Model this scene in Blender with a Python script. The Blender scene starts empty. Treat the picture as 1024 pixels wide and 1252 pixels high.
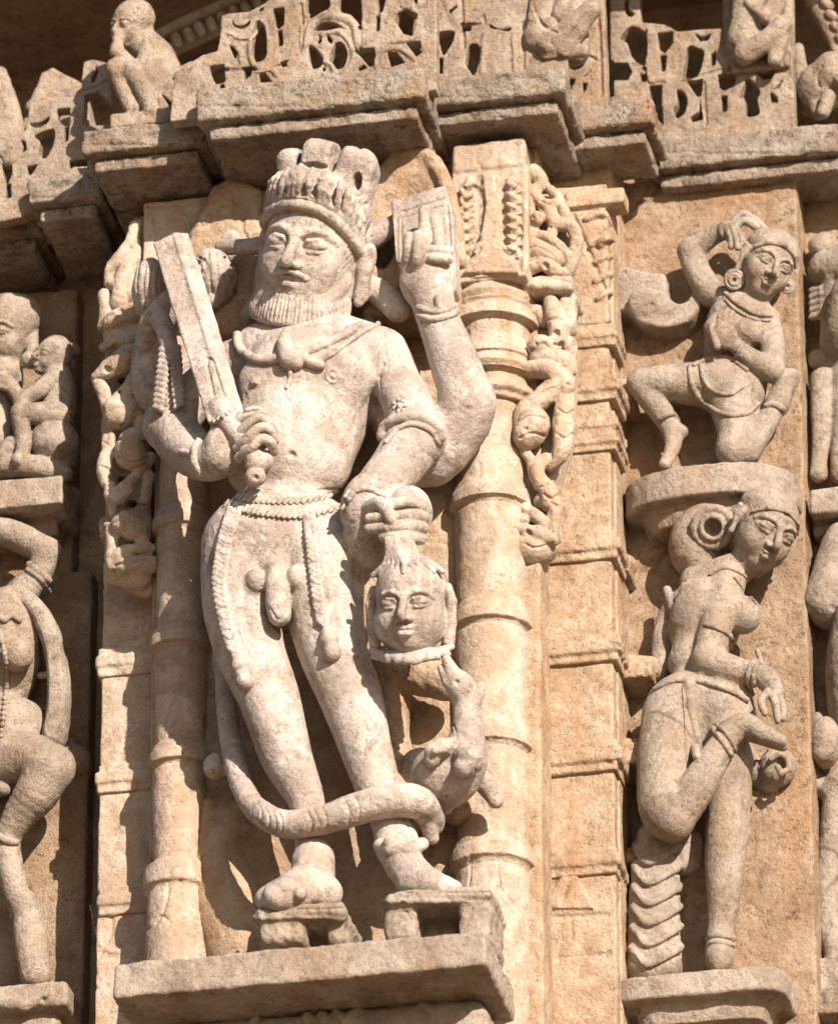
import bpy, math, random
import numpy as np
from math import radians, sin, cos, tan, pi
rng = np.random.default_rng(7)
# ------------------------------------------------------------------ camera, light, exposure
S = 0.00125                      # metres per photo pixel at the statue
PIT, YAW, DIST = radians(28), radians(12), 10000.0
SUN_AZ, SUN_EL = radians(37), radians(23)     # to the right of the wall's normal / above the horizon
Z0 = DIST*sin(PIT)*S + 1.6       # height of the picture centre above the courtyard
C = bpy.context.scene
sc = C
# photo axes written in (X right, H out of the wall, Z up)
RX = np.array([cos(YAW), -sin(YAW), 0.0])
UX = np.array([sin(YAW)*sin(PIT), cos(YAW)*sin(PIT), cos(PIT)])
BX = np.array([sin(YAW)*cos(PIT), cos(YAW)*cos(PIT), -sin(PIT)])
CAM = BX*DIST
def to_world(P):
    P = np.asarray(P, float)
    return np.stack([P[..., 0]*S, -P[..., 1]*S, P[..., 2]*S+Z0], -1)
def A(u, v, h):
    """the point of the place that stands h (photo pixels) out of the middle wall on the sight line of u, v"""
    d = -BX*DIST + (u-512.0)*RX - (v-626.0)*UX
    t = (h-CAM[1])/d[1]
    return CAM + d*t
cam_d = bpy.data.cameras.new('camera'); cam = bpy.data.objects.new('camera', cam_d); C.collection.objects.link(cam)
import mathutils
cw = to_world(CAM)
cam.location = cw
def wdir(v): return mathutils.Vector((v[0], -v[1], v[2]))
rm = mathutils.Matrix((wdir(RX), wdir(UX), wdir(BX))).transposed()
cam.rotation_euler = rm.to_euler()
cam_d.sensor_fit = 'VERTICAL'; cam_d.sensor_height = 24.0
cam_d.lens = 24.0*DIST/1252.0
cam_d.clip_start = 0.1; cam_d.clip_end = 5000
C.camera = cam
cam_d.dof.use_dof = True; cam_d.dof.focus_distance = (DIST-130)*S; cam_d.dof.aperture_fstop = 3.6
w = bpy.data.worlds.new('World'); C.world = w; w.use_nodes = True
nt = w.node_tree
sky = nt.nodes.new('ShaderNodeTexSky'); sky.sky_type = 'NISHITA'; sky.sun_disc = False
sky.sun_elevation = SUN_EL
bg = nt.nodes['Background']; bg.inputs[1].default_value = 0.06
nt.links.new(sky.outputs[0], bg.inputs[0])
sd = np.array([sin(SUN_AZ)*cos(SUN_EL), cos(SUN_AZ)*cos(SUN_EL), sin(SUN_EL)])   # X,H,Z towards the sun
sdw = wdir(sd)
sky.sun_rotation = math.atan2(sdw.x, sdw.y)
sun_d = bpy.data.lights.new('sun', 'SUN'); sun = bpy.data.objects.new('sun', sun_d); C.collection.objects.link(sun)
sun_d.energy = 5.0; sun_d.angle = radians(0.5); sun_d.color = (1.0, 0.885, 0.78)
sun.rotation_euler = sdw.to_track_quat('Z', 'Y').to_euler(); sun.location = (3, -6, Z0+3)
C.view_settings.view_transform = 'Standard'; C.view_settings.look = 'None'
C.view_settings.exposure = 1.0; C.view_settings.gamma = 1.0
C.cycles.max_bounces = 6; C.cycles.diffuse_bounces = 4
# ------------------------------------------------------------------ stone
def stone(name, base, pale, dark, rust, rust_amt=0.3, dark_amt=0.3, grain=1.0, bump=1.0, streak=0.3):
    m = bpy.data.materials.new(name); m.use_nodes = True
    n = m.node_tree.nodes; L = m.node_tree.links
    b = n['Principled BSDF']; b.inputs['Roughness'].default_value = 0.85
    b.inputs['Specular IOR Level'].default_value = 0.25
    g = n.new('ShaderNodeNewGeometry')
    def noise(scale, det=5, rough=0.55, dist=0.0, vec=None):
        t = n.new('ShaderNodeTexNoise'); t.inputs['Scale'].default_value = scale
        t.inputs['Detail'].default_value = det; t.inputs['Roughness'].default_value = rough
        t.inputs['Distortion'].default_value = dist
        L.new(vec or g.outputs['Position'], t.inputs['Vector']); return t.outputs[0]
    def ramp(x, a, bb):
        r = n.new('ShaderNodeMapRange'); r.inputs[1].default_value = a; r.inputs[2].default_value = bb
        r.interpolation_type = 'SMOOTHSTEP'
        L.new(x, r.inputs[0]); return r.outputs[0]
    def mul(x, k):
        q = n.new('ShaderNodeMath'); q.operation = 'MULTIPLY'; L.new(x, q.inputs[0])
        if isinstance(k, (int, float)): q.inputs[1].default_value = k
        else: L.new(k, q.inputs[1])
        return q.outputs[0]
    def mix(c1, c2, f):
        q = n.new('ShaderNodeMix'); q.data_type = 'RGBA'
        for s, c in ((6, c1), (7, c2)):
            if isinstance(c, tuple): q.inputs[s].default_value = (*c, 1)
            else: L.new(c, q.inputs[s])
        L.new(f, q.inputs[0]); return q.outputs[2]
    col = mix(base, pale, ramp(noise(15, 6, 0.7, 0.5), 0.42, 0.58))
    mp = n.new('ShaderNodeMapping'); mp.inputs['Scale'].default_value = (1, 1, 0.28); L.new(g.outputs['Position'], mp.inputs[0])
    col = mix(col, rust, mul(ramp(noise(11, 6, 0.68, 0.8, mp.outputs[0]), 0.48, 0.66), rust_amt))
    col = mix(col, dark, mul(ramp(noise(20, 7, 0.74, 0.4, mp.outputs[0]), 0.52, 0.70), streak))
    patch = ramp(noise(16, 4, 0.65, 0.5), 0.44, 0.62)          # where the surface is worn and dirty
    col = mix(col, dark, mul(mul(ramp(noise(75, 5, 0.78), 0.47, 0.66), patch), dark_amt))
    col = mix(col, dark, mul(mul(ramp(noise(260, 3, 0.75), 0.50, 0.64), ramp(noise(30, 2, 0.6), 0.35, 0.62)), 0.8*grain))
    inv = n.new('ShaderNodeMath'); inv.operation = 'SUBTRACT'; inv.inputs[0].default_value = 1.0; L.new(patch, inv.inputs[1])
    col = mix(col, pale, mul(mul(ramp(noise(190, 3, 0.75), 0.50, 0.64), inv.outputs[0]), 0.75*grain))
    col = mix(col, dark, mul(ramp(noise(4.5, 4, 0.6, 0.8), 0.48, 0.68), 0.24))
    vo = n.new('ShaderNodeTexVoronoi'); vo.feature = 'DISTANCE_TO_EDGE'; vo.inputs['Scale'].default_value = 2.3
    wv = n.new('ShaderNodeVectorMath'); wv.operation = 'MULTIPLY_ADD'; nz = n.new('ShaderNodeTexNoise'); nz.inputs['Scale'].default_value = 7; nz.inputs['Detail'].default_value = 6
    L.new(g.outputs['Position'], nz.inputs['Vector']); L.new(nz.outputs[1], wv.inputs[0]); wv.inputs[1].default_value = (.10, .10, .10); L.new(g.outputs['Position'], wv.inputs[2]); L.new(wv.outputs[0], vo.inputs['Vector'])
    crack = mul(ramp(vo.outputs[0], 0.012, 0.003), ramp(noise(4.3, 2, 0.5), 0.56, 0.64))
    col = mix(col, dark, mul(crack, 0.6))
    pit = mul(ramp(noise(140, 3, 0.6), 0.60, 0.68), patch)
    col = mix(col, dark, mul(pit, 0.75*grain))
    L.new(col, b.inputs['Base Color'])
    h1 = noise(55, 6, 0.68); h2 = noise(300, 2, 0.7)
    ad = n.new('ShaderNodeMath'); ad.operation = 'MULTIPLY_ADD'; L.new(h2, ad.inputs[0]); ad.inputs[1].default_value = 0.20; L.new(h1, ad.inputs[2])
    sb = n.new('ShaderNodeMath'); sb.operation = 'SUBTRACT'; L.new(ad.outputs[0], sb.inputs[0]); L.new(mul(ramp(h1, 0.40, 0.30), 0.22), sb.inputs[1])
    bp = n.new('ShaderNodeBump'); bp.inputs['Strength'].default_value = 0.8*bump; bp.inputs['Distance'].default_value = 0.008
    L.new(sb.outputs[0], bp.inputs['Height']); L.new(bp.outputs[0], b.inputs['Normal'])
    return m
M_STAT = stone('statue_marble', (.325, .268, .226), (.465, .405, .360), (.11, .082, .065), (.31, .215, .15), .4, .6, .65, .8, .4)
M_COL = stone('column_marble', (.345, .260, .188), (.45, .370, .295), (.16, .105, .07), (.35, .205, .11), .5, .45, .7, .8, .35)
M_WALL = stone('wall_marble', (.325, .222, .142), (.42, .325, .232), (.17, .10, .055), (.37, .20, .088), .5, .5, .8, 1.1, .4)
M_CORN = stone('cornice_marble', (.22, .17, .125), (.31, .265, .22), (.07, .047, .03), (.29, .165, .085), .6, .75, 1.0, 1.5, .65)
M_FIG = stone('figure_marble', (.245, .195, .15), (.335, .285, .235), (.09, .062, .045), (.28, .17, .095), .45, .6, .8, .9, .45)
M_SCR = stone('screen_marble', (.24, .18, .13), (.33, .27, .21), (.09, .055, .037), (.30, .17, .09), .5, .6, .9, 1.1, .5)
M_PAN = stone('panel_marble', (.245, .165, .102), (.325, .242, .168), (.125, .073, .04), (.30, .155, .068), .55, .6, .9, 1.2, .5)  # darker wall stone: own tan, plus some lens edge darkening put into the colour
M_SHADE = stone('shade_toned_stone', (.19, .13, .085), (.24, .175, .12), (.07, .045, .03), (.22, .125, .065), .5, .5, 1.0, 1.3, .4)  # darker copy of the wall stone, deep shade put into its colour
# ------------------------------------------------------------------ sculpting engine: signed distance fields -> one mesh
def vnoise(P, f, seed):
    r = np.random.default_rng(seed); T = r.random((32, 32, 32)).astype(np.float32)
    q = P*f; i = np.floor(q).astype(int); t = q-i; t = t*t*(3-2*t); i &= 31; j = (i+1) & 31
    a = lambda x, y, z: T[x, y, z]
    x0, y0, z0 = i.T; x1, y1, z1 = j.T; tx, ty, tz = t.T
    c = (a(x0, y0, z0)*(1-tx)+a(x1, y0, z0)*tx)*(1-ty)+(a(x0, y1, z0)*(1-tx)+a(x1, y1, z0)*tx)*ty
    d = (a(x0, y0, z1)*(1-tx)+a(x1, y0, z1)*tx)*(1-ty)+(a(x0, y1, z1)*(1-tx)+a(x1, y1, z1)*tx)*ty
    return (c*(1-tz)+d*tz)*2-1
def rotm(roll=0, yaw=0, pitch=0):
    """local (right, up, forward) axes as rows in X,H,Z; forward starts towards the camera. roll>0 tips the top to the right,
    yaw>0 turns to the right of the photo, pitch>0 looks up"""
    r, y, p = radians(roll), radians(yaw), radians(pitch)
    rr = np.array([1., 0, 0]); uu = np.array([0, 1., 0]); ff = np.array([0, 0, 1.])
    rr, ff = cos(y)*rr-sin(y)*ff, sin(y)*rr+cos(y)*ff
    uu, ff = cos(p)*uu-sin(p)*ff, sin(p)*uu+cos(p)*ff
    c, s = cos(r), sin(r)
    Q = np.array([[c, -s, 0], [s, c, 0], [0, 0, 1.]])
    out = []
    for e in (rr, uu, ff):
        e = Q.T@e if False else np.array([c*e[0]+s*e[1], -s*e[0]+c*e[1], e[2]])
        out.append(e[0]*RX+e[1]*UX+e[2]*BX)
    return np.array(out)
I3 = np.eye(3)
class F:
    def __init__(s, u0, v0, u1, v1, h0, h1, vox=1.6, pad=4):
        cs = np.array([A(u, v, h) for u in (u0, u1) for v in (v0, v1) for h in (h0, h1)])
        s.lo = np.array([cs[:, 0].min(), h0, cs[:, 2].min()])-np.array([pad, 0, pad])
        hi = np.array([cs[:, 0].max(), h1, cs[:, 2].max()])+np.array([pad, 0, pad])
        s.v = vox; s.n = np.maximum(np.ceil((hi-s.lo)/vox).astype(int)+1, 4); s.hi = s.lo+(s.n-1)*vox
        s.big = 40.0
        s.f = np.full(s.n, s.big, np.float32); s.h0, s.h1 = h0, h1
        s.ax = [(s.lo[i]+np.arange(s.n[i])*vox).astype(np.float32) for i in range(3)]
    def sub_grid(s, lo, hi):
        a = np.clip(np.floor((np.asarray(lo)-s.lo)/s.v).astype(int), 0, s.n); b = np.clip(np.ceil((np.asarray(hi)-s.lo)/s.v).astype(int)+1, 0, s.n)
        if (b <= a).any(): return None
        sl = tuple(slice(a[i], b[i]) for i in range(3))
        return sl, s.ax[0][sl[0]][:, None, None], s.ax[1][sl[1]][None, :, None], s.ax[2][sl[2]][None, None, :]
    def op(s, sl, d, k, op):
        f = s.f[sl]
        if op == 'add':
            if k <= 0: np.minimum(f, d, out=f)
            else:
                h = np.clip(.5+.5*(f-d)/k, 0, 1); f[...] = f+(d-f)*h-k*h*(1-h)
        elif op == 'sub':
            d = -d
            if k <= 0: np.maximum(f, d, out=f)
            else:
                h = np.clip(.5-.5*(f-d)/k, 0, 1); f[...] = f+(d-f)*h+k*h*(1-h)
        elif op == 'and':
            np.maximum(f, d, out=f)
    def cap(s, a, b, ra, rb, k=5, op='add', fl=1.0, ex=0):
        R = max(ra, rb); m = R+max(k, ex)+2*s.v
        g = s.sub_grid(np.minimum(a, b)-m, np.maximum(a, b)+m)
        if g is None: return
        sl, x, h, z = g; ba = b-a; q = np.array([1., fl, 1.]); bb = float((ba*q*ba*q).sum())+1e-9
        px, ph, pz = x-np.float32(a[0]), (h-np.float32(a[1]))*np.float32(fl), z-np.float32(a[2])
        t = np.clip((px*ba[0]+ph*(ba[1]*fl)+pz*ba[2])/bb, 0, 1).astype(np.float32)
        dx = px-t*np.float32(ba[0]); dh = ph-t*np.float32(ba[1]*fl); dz = pz-t*np.float32(ba[2])
        d = np.sqrt(dx*dx+dh*dh+dz*dz)-(np.float32(ra)+t*np.float32(rb-ra))
        if fl > 1: d = d/np.float32(1+(fl-1)*.4)
        s.op(sl, d, k, op)
    def limb(s, pts, k=5, op='add', fl=1.0, kj=None):
        """pts: (u, v, h, radius)"""
        P = [(A(p[0], p[1], p[2]), p[3]) for p in pts]
        s.tube(P, k, op, fl)
    def tube(s, P, k=5, op='add', fl=1.0):
        if len(P) == 1: P = [P[0], (P[0][0]+1e-3, P[0][1])]
        if k < 4 or len(P) < 3:
            for (a, ra), (b, rb) in zip(P[:-1], P[1:]): s.cap(a, b, ra, rb, k, op, fl)
            return
        m = max(r for p, r in P)+k+2*s.v; pp = np.array([p for p, r in P])
        g = s.sub_grid(pp.min(0)-m, pp.max(0)+m)
        if g is None: return
        t = F.__new__(F); t.lo = np.array([s.ax[i][g[0][i].start] for i in range(3)], float); t.n = np.array([g[0][i].stop-g[0][i].start for i in range(3)])
        t.v = s.v; t.ax = [s.ax[i][g[0][i]] for i in range(3)]; t.f = np.full(t.n, s.big, np.float32); t.big = s.big
        P2 = [(np.array(q[:3]), q[3]) for q in smoothpts([(*p, r) for p, r in P], 4)]
        for (a, ra), (b, rb) in zip(P2[:-1], P2[1:]): t.cap(a, b, ra, rb, 0, 'add', fl, k)
        s.op(g[0], t.f, k, op)
    def ellp(s, c, r, M, k=5, op='add'):
        r = np.asarray(r, float); ext = np.sqrt(((M.T*r)**2).sum(1)); m = k+2*s.v
        g = s.sub_grid(c-ext-m, c+ext+m)
        if g is None: return
        sl, x, h, z = g; x = x-np.float32(c[0]); h = h-np.float32(c[1]); z = z-np.float32(c[2])
        k0 = 0; k1 = 0
        for i in range(3):
            e = x*np.float32(M[i, 0])+h*np.float32(M[i, 1])+z*np.float32(M[i, 2])
            e2 = e*e; k0 = k0+e2/np.float32(r[i]**2); k1 = k1+e2/np.float32(r[i]**4)
        k0 = np.sqrt(k0); k1 = np.sqrt(k1)+1e-9
        s.op(sl, (k0*(k0-1)/k1).astype(np.float32), k, op)
    def ell(s, u, v, h, rx, ry, rz, roll=0, yaw=0, pitch=0, k=5, op='add'):
        s.ellp(A(u, v, h), (rx, ry, rz), rotm(roll, yaw, pitch), k, op)
    def boxp(s, c, r, M=I3, rnd=2, k=2, op='add'):
        r = np.asarray(r, float); ext = np.sqrt((np.abs(M.T)*r).sum(1)**2); m = k+2*s.v+rnd
        g = s.sub_grid(c-ext-m, c+ext+m)
        if g is None: return
        sl, x, h, z = g; x = x-np.float32(c[0]); h = h-np.float32(c[1]); z = z-np.float32(c[2])
        out = 0; ins = None
        for i in range(3):
            q = np.abs(x*np.float32(M[i, 0])+h*np.float32(M[i, 1])+z*np.float32(M[i, 2]))-np.float32(r[i]-rnd)
            out = out+np.maximum(q, 0)**2; ins = q if ins is None else np.maximum(ins, q)
        s.op(sl, (np.sqrt(out)+np.minimum(ins, 0)-rnd).astype(np.float32), k, op)
    def box(s, u0, v0, u1, v1, h0, h1, rnd=3, k=2, op='add', slope=None):
        """upright wall-parallel box whose front face (at h1) covers u0..u1 and v0..v1 measured at its middle"""
        um, vm = (u0+u1)/2, (v0+v1)/2
        xl, xr = A(u0, vm, h1)[0], A(u1, vm, h1)[0]; zt, zb = A(um, v0, h1)[2], A(um, v1, h1)[2]
        s.boxp(np.array([(xl+xr)/2, (h0+h1)/2, (zt+zb)/2]), ((xr-xl)/2, (h1-h0)/2, (zt-zb)/2), I3, rnd, k, op)
    def poly(s, uv, hc, hh, rnd=2, k=2, op='add'):
        """outline seen at depth hc, cut from a plate 2*hh thick that stands parallel to the wall"""
        P = np.array([A(u, v, hc) for u, v in uv])[:, [0, 2]]; m = k+2*s.v+rnd
        lo = np.array([P[:, 0].min()-m, hc-hh-m, P[:, 1].min()-m]); hi = np.array([P[:, 0].max()+m, hc+hh+m, P[:, 1].max()+m])
        g = s.sub_grid(lo, hi)
        if g is None: return
        sl, x, h, z = g; X, Z = np.broadcast_arrays(x[:, 0, :], z[:, 0, :]); d = np.full(X.shape, 1e9); inside = np.zeros(X.shape, bool)
        for (ax, az), (bx, bz) in zip(P, np.roll(P, -1, 0)):
            ex, ez = bx-ax, bz-az; wx, wz = X-ax, Z-az
            t = np.clip((wx*ex+wz*ez)/(ex*ex+ez*ez+1e-9), 0, 1); d = np.minimum(d, (wx-ex*t)**2+(wz-ez*t)**2)
            c = ((az <= Z) & (bz > Z)) | ((bz <= Z) & (az > Z))
            xi = ax+(Z-az)/(ez if abs(ez) > 1e-9 else 1e-9)*ex
            inside ^= c & (X < xi)
        d = np.where(inside, -np.sqrt(d), np.sqrt(d))
        q1 = (d+rnd)[:, None, :]; q2 = np.abs(h-np.float32(hc))-(hh-rnd)
        D = np.sqrt(np.maximum(q1, 0)**2+np.maximum(q2, 0)**2)+np.minimum(np.maximum(q1, q2), 0)-rnd
        s.op(sl, D.astype(np.float32), k, op)
    def lathe(s, u, hc, prof, vref=None, k=3, op='add', square=None, half=False):
        """vertical turned (or square) shaft: prof = [(v, radius)], v read on its front"""
        vm = vref or (prof[0][0]+prof[-1][0])/2; cx = A(u, vm, hc+prof[0][1])[0]
        Zs = np.array([A(u, v, hc+r)[2] for v, r in prof]); Rs = np.array([r for v, r in prof], float)
        o = np.argsort(Zs, kind='stable'); Zs, Rs = Zs[o], Rs[o]; R = Rs.max(); m = k+2*s.v
        W = R if square is None else max(R+square[0], R)
        g = s.sub_grid((cx-W-m, hc-R-m-(square[1] if square else 0), Zs[0]-m), (cx+W+m, hc+R+m+(square[1] if square else 0), Zs[-1]+m))
        if g is None: return
        sl, x, h, z = g; rz = np.interp(z, Zs, Rs).astype(np.float32)
        if square is None: d = np.sqrt((x-np.float32(cx))**2+(h-np.float32(hc))**2)-rz
        else: d = np.maximum(np.abs(x-np.float32(cx))-rz-square[0], np.abs(h-np.float32(hc))-rz-square[1])
        d = np.maximum(d*0.9, np.maximum(z-Zs[-1], Zs[0]-z)); s.op(sl, d.astype(np.float32), k, op)
    # ---- surface queries
    def on(s, u, v, off=0.0, default=None):
        hs = np.arange(s.hi[1]-0.01, s.lo[1]+.01, -s.v*0.5)
        d = -BX*DIST+(u-512.0)*RX-(v-626.0)*UX; P = CAM+d*((hs-CAM[1])/d[1])[:, None]
        i = np.rint((P-s.lo)/s.v).astype(int); ok = ((i >= 0) & (i < s.n)).all(1); i = np.clip(i, 0, s.n-1)
        val = np.where(ok, s.f[i[:, 0], i[:, 1], i[:, 2]], 9.0); w_ = np.nonzero(val < 0)[0]
        if len(w_) == 0:
            return A(u, v, (default if default is not None else s.lo[1])+off)
        return A(u, v, hs[w_[0]]+off)
    def path(s, uv, step=3.0):
        uv = np.array(uv, float); out = []
        for a, b in zip(uv[:-1], uv[1:]):
            n = max(1, int(np.hypot(*(b-a)[:2])/step)); out += [a+(b-a)*i/n for i in range(n)]
        return out+[uv[-1]]
    def line(s, uv, r, k=1.5, op='add', off=0.0, step=3.0, smooth=True, r1=None):
        if smooth: uv = curve(uv)
        pp = s.path(uv, step); P = [s.on(q[0], q[1], off) for q in pp]; n = len(P)
        if n > 4:
            hh = np.array([p[1] for p in P]); hs = hh.copy(); hs[1:-1] = (hh[:-2]+hh[1:-1]+hh[2:])/3
            P = [A(q[0], q[1], a) for q, a in zip(pp, hs)]
        s.tube([(p, r+(0 if r1 is None else (r1-r)*i/max(1, n-1))) for i, p in enumerate(P)], k, op)
    def groove(s, uv, r=1.6, k=1.0, off=0.3, **kw): s.line(uv, r, k, 'sub', off, 2.5, **kw)
    def beads(s, uv, r, step, k=.8, off=0.0, op='add'):
        P = [s.on(q[0], q[1], off) for q in s.path(curve(uv), step)]
        for p in P: s.cap(p, p+1e-3, r, r, k, op)
    def dot(s, u, v, r, k=1, op='add', off=0, fl=1.0):
        p = s.on(u, v, off); s.cap(p, p+1e-3, r, r, k, op, fl)
    # ---- local-frame sculpting
    def lell(s, o, M, sc_, c, r, k=.1, op='add', rot=0):
        p = o+sc_*(np.asarray(c)@M); MM = M
        if rot: a = radians(rot); MM = np.array([cos(a)*M[0]+sin(a)*M[1], -sin(a)*M[0]+cos(a)*M[1], M[2]])
        s.ellp(p, np.asarray(r)*sc_, MM, k*sc_, op)
    def ltube(s, o, M, sc_, pts, k=.08, op='add', fl=1.0):
        s.tube([(o+sc_*(np.asarray(p[:3])@M), p[3]*sc_) for p in pts], k*sc_, op, fl)
    def mesh(s, name, mat, parent=None, rough=0.8, low=1.0):
        f = s.f
        if rough:
            pass
        for ax_ in range(3):
            for e_ in (0, -1):
                q_ = [slice(None)]*3; q_[ax_] = e_; f[tuple(q_)] = np.maximum(f[tuple(q_)], .5)
        neg = f < 0; vs = []; idx = -np.ones(0)
        n0, n1, n2 = (int(a) for a in s.n)
        cnt = np.zeros((n0-1, n1-1, n2-1), np.uint8)
        for a in (0, 1):
            for b in (0, 1):
                for c in (0, 1): cnt += neg[a:n0-1+a, b:n1-1+b, c:n2-1+c]
        ci = np.nonzero((cnt > 0) & (cnt < 8)); nv = len(ci[0])
        if nv == 0: print('EMPTY', name); return None
        idm = np.full(cnt.shape, -1, np.int32); idm[ci] = np.arange(nv, dtype=np.int32); del cnt
        acc = np.zeros((nv, 3)); num = np.zeros(nv); i, j, k = ci
        cor = {}
        for a in (0, 1):
            for b in (0, 1):
                for c in (0, 1): cor[a, b, c] = f[i+a, j+b, k+c]
        for axis in range(3):
            for p in (0, 1):
                for q in (0, 1):
                    e0 = [0, 0, 0]; o1, o2 = [x for x in range(3) if x != axis]; e0[o1] = p; e0[o2] = q; e1 = list(e0); e1[axis] = 1
                    A0, A1 = cor[tuple(e0)], cor[tuple(e1)]; cr = (A0 < 0) != (A1 < 0)
                    t = np.where(cr, A0/(np.where(cr, A0-A1, 1)), 0)
                    acc[:, axis] += np.where(cr, t, 0); acc[:, o1] += cr*p; acc[:, o2] += cr*q; num += cr
        gx = sum((cor[1, b, c]-cor[0, b, c]) for b in (0, 1) for c in (0, 1)); gy = sum((cor[a, 1, c]-cor[a, 0, c]) for a in (0, 1) for c in (0, 1)); gz = sum((cor[a, b, 1]-cor[a, b, 0]) for a in (0, 1) for b in (0, 1))
        N = np.stack([gx, gy, gz], 1); N = N/(np.linalg.norm(N, axis=1, keepdims=True)+1e-6)
        V = s.lo+(np.stack(ci, 1)+acc/num[:, None])*s.v
        if rough:
            d = vnoise(V, 1/26., 1)*low+vnoise(V, 1/11., 2)*.55*(.4+.6*low)+vnoise(V, 1/5., 3)*.28
            ch = np.maximum(vnoise(V, 1/17., 4)*.6+vnoise(V, 1/7., 5)*.5-.52, 0)*5.0       # chips
            V = V+N*((d-ch)*rough)[:, None]
        Q = []
        for axis in range(3):
            sl0 = [slice(None)]*3; sl1 = [slice(None)]*3; sl0[axis] = slice(0, -1); sl1[axis] = slice(1, None)
            a0, a1 = neg[tuple(sl0)], neg[tuple(sl1)]; o1, o2 = (axis+1) % 3, (axis+2) % 3
            x = np.nonzero(a0 != a1); x = np.stack(x, 1)
            ok = (x[:, o1] > 0) & (x[:, o2] > 0) & (x[:, o1] < s.n[o1]-1) & (x[:, o2] < s.n[o2]-1); x = x[ok]
            flip = a0[tuple(x.T)]
            def at_(d1, d2):
                y = x.copy(); y[:, o1] += d1; y[:, o2] += d2; return idm[tuple(y.T)]
            q = np.stack([at_(-1, -1), at_(0, -1), at_(0, 0), at_(-1, 0)], 1)
            q[flip] = q[flip][:, ::-1]; Q.append(q)
        Q = np.concatenate(Q)
        return build(name, V, Q, mat, parent)
def build(name, V, Q, mat, parent=None):
    W = to_world(V)
    if parent is not None: W = W-np.array(parent_loc(parent))
    org = np.zeros(3)
    if parent is None:
        org = np.array([W[:, 0].mean(), W[:, 1].max(), W[:, 2].min()]); W = W-org
    me = bpy.data.meshes.new(name); me.vertices.add(len(W)); me.vertices.foreach_set('co', W.astype(np.float32).ravel())
    m = Q.shape[1]; me.loops.add(len(Q)*m); me.loops.foreach_set('vertex_index', Q.astype(np.int32).ravel())
    me.polygons.add(len(Q)); me.polygons.foreach_set('loop_start', np.arange(0, len(Q)*m, m, dtype=np.int32))
    me.polygons.foreach_set('use_smooth', np.ones(len(Q), bool)); me.update(); me.materials.append(mat)
    o = bpy.data.objects.new(name, me); C.collection.objects.link(o); o.location = org
    if parent is not None: o.parent = parent
    return o
def parent_loc(p):
    l = mathutils.Vector(p.location)
    while p.parent: p = p.parent; l = l+p.location
    return l
def curve(pts, n=6):
    P = np.array([q[:2] for q in pts], float)
    if len(P) < 3: return P
    E = np.vstack([2*P[0]-P[1], P, 2*P[-1]-P[-2]]); out = []
    for i in range(1, len(E)-2):
        for t in np.arange(n)/n:
            a, b, c, d = E[i-1], E[i], E[i+1], E[i+2]
            out.append(.5*((2*b)+(-a+c)*t+(2*a-5*b+4*c-d)*t*t+(-a+3*b-3*c+d)*t**3))
    return np.array(out+[P[-1]])
def smoothpts(pts, n=5):
    P = np.array(pts, float); E = np.vstack([2*P[0]-P[1], P, 2*P[-1]-P[-2]]); out = []
    for i in range(1, len(E)-2):
        for t in np.arange(n)/n:
            a, b, c, d = E[i-1], E[i], E[i+1], E[i+2]
            out.append(.5*((2*b)+(-a+c)*t+(2*a-5*b+4*c-d)*t*t+(-a+3*b-3*c+d)*t**3))
    return [tuple(q) for q in out]+[tuple(P[-1])]
def round_hole(p):
    if len(p) < 6: return p
    P = np.array(p, float); E = np.vstack([P[-1], P, P[:2]]); out = []
    for i in range(1, len(E)-2):
        for t in (0, .33, .66):
            a, b, c, d = E[i-1], E[i], E[i+1], E[i+2]; out.append(.5*((2*b)+(-a+c)*t*.8+(2*a-5*b+4*c-d)*t*t*.8+(-a+3*b-3*c+d)*t**3*.8+ .2*2*(c-b)*t))
    return out
def ellp_(u, v, a, b, n=14, rot=0):
    r = radians(rot); return [(u+a*math.cos(t)*math.cos(r)-b*math.sin(t)*math.sin(r), v+a*math.cos(t)*math.sin(r)+b*math.sin(t)*math.cos(r)) for t in np.linspace(0, 2*pi, n, endpoint=False)]
def zz(pts, x0, y0, k): return [(x0+p[0]/k, y0+p[1]/k)+tuple(p[2:]) for p in pts]
def thing(name, label, cat, at_, group=None):
    o = bpy.data.objects.new(name, None); C.collection.objects.link(o); o.empty_display_size = .05
    o.location = to_world(A(*at_)); return tag(o, label, cat, group)
def tag(o, label, cat, group=None):
    o['label'] = label; o['category'] = cat
    if group: o['group'] = group
    return o
# ------------------------------------------------------------------ ground (an open paved courtyard below the picture)
def ground():
    n = 24; xs = np.linspace(-1, 1, n+1); xs = np.sign(xs)*np.abs(xs)**3*900
    V = np.array([(x, y, 0) for y in xs for x in xs]); Q = np.array([(j*(n+1)+i, j*(n+1)+i+1, (j+1)*(n+1)+i+1, (j+1)*(n+1)+i) for j in range(n) for i in range(n)])
    me = bpy.data.meshes.new('ground'); me.from_pydata(V.tolist(), [], Q.tolist()); me.materials.append(M_PAVE)
    o = bpy.data.objects.new('ground', me); C.collection.objects.link(o); o['kind'] = 'structure'; return o
M_PAVE = stone('courtyard_paving', (.28, .19, .11), (.33, .23, .14), (.16, .10, .06), (.28, .17, .09), .3, .2, .5, .5, .2)
ground()
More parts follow.
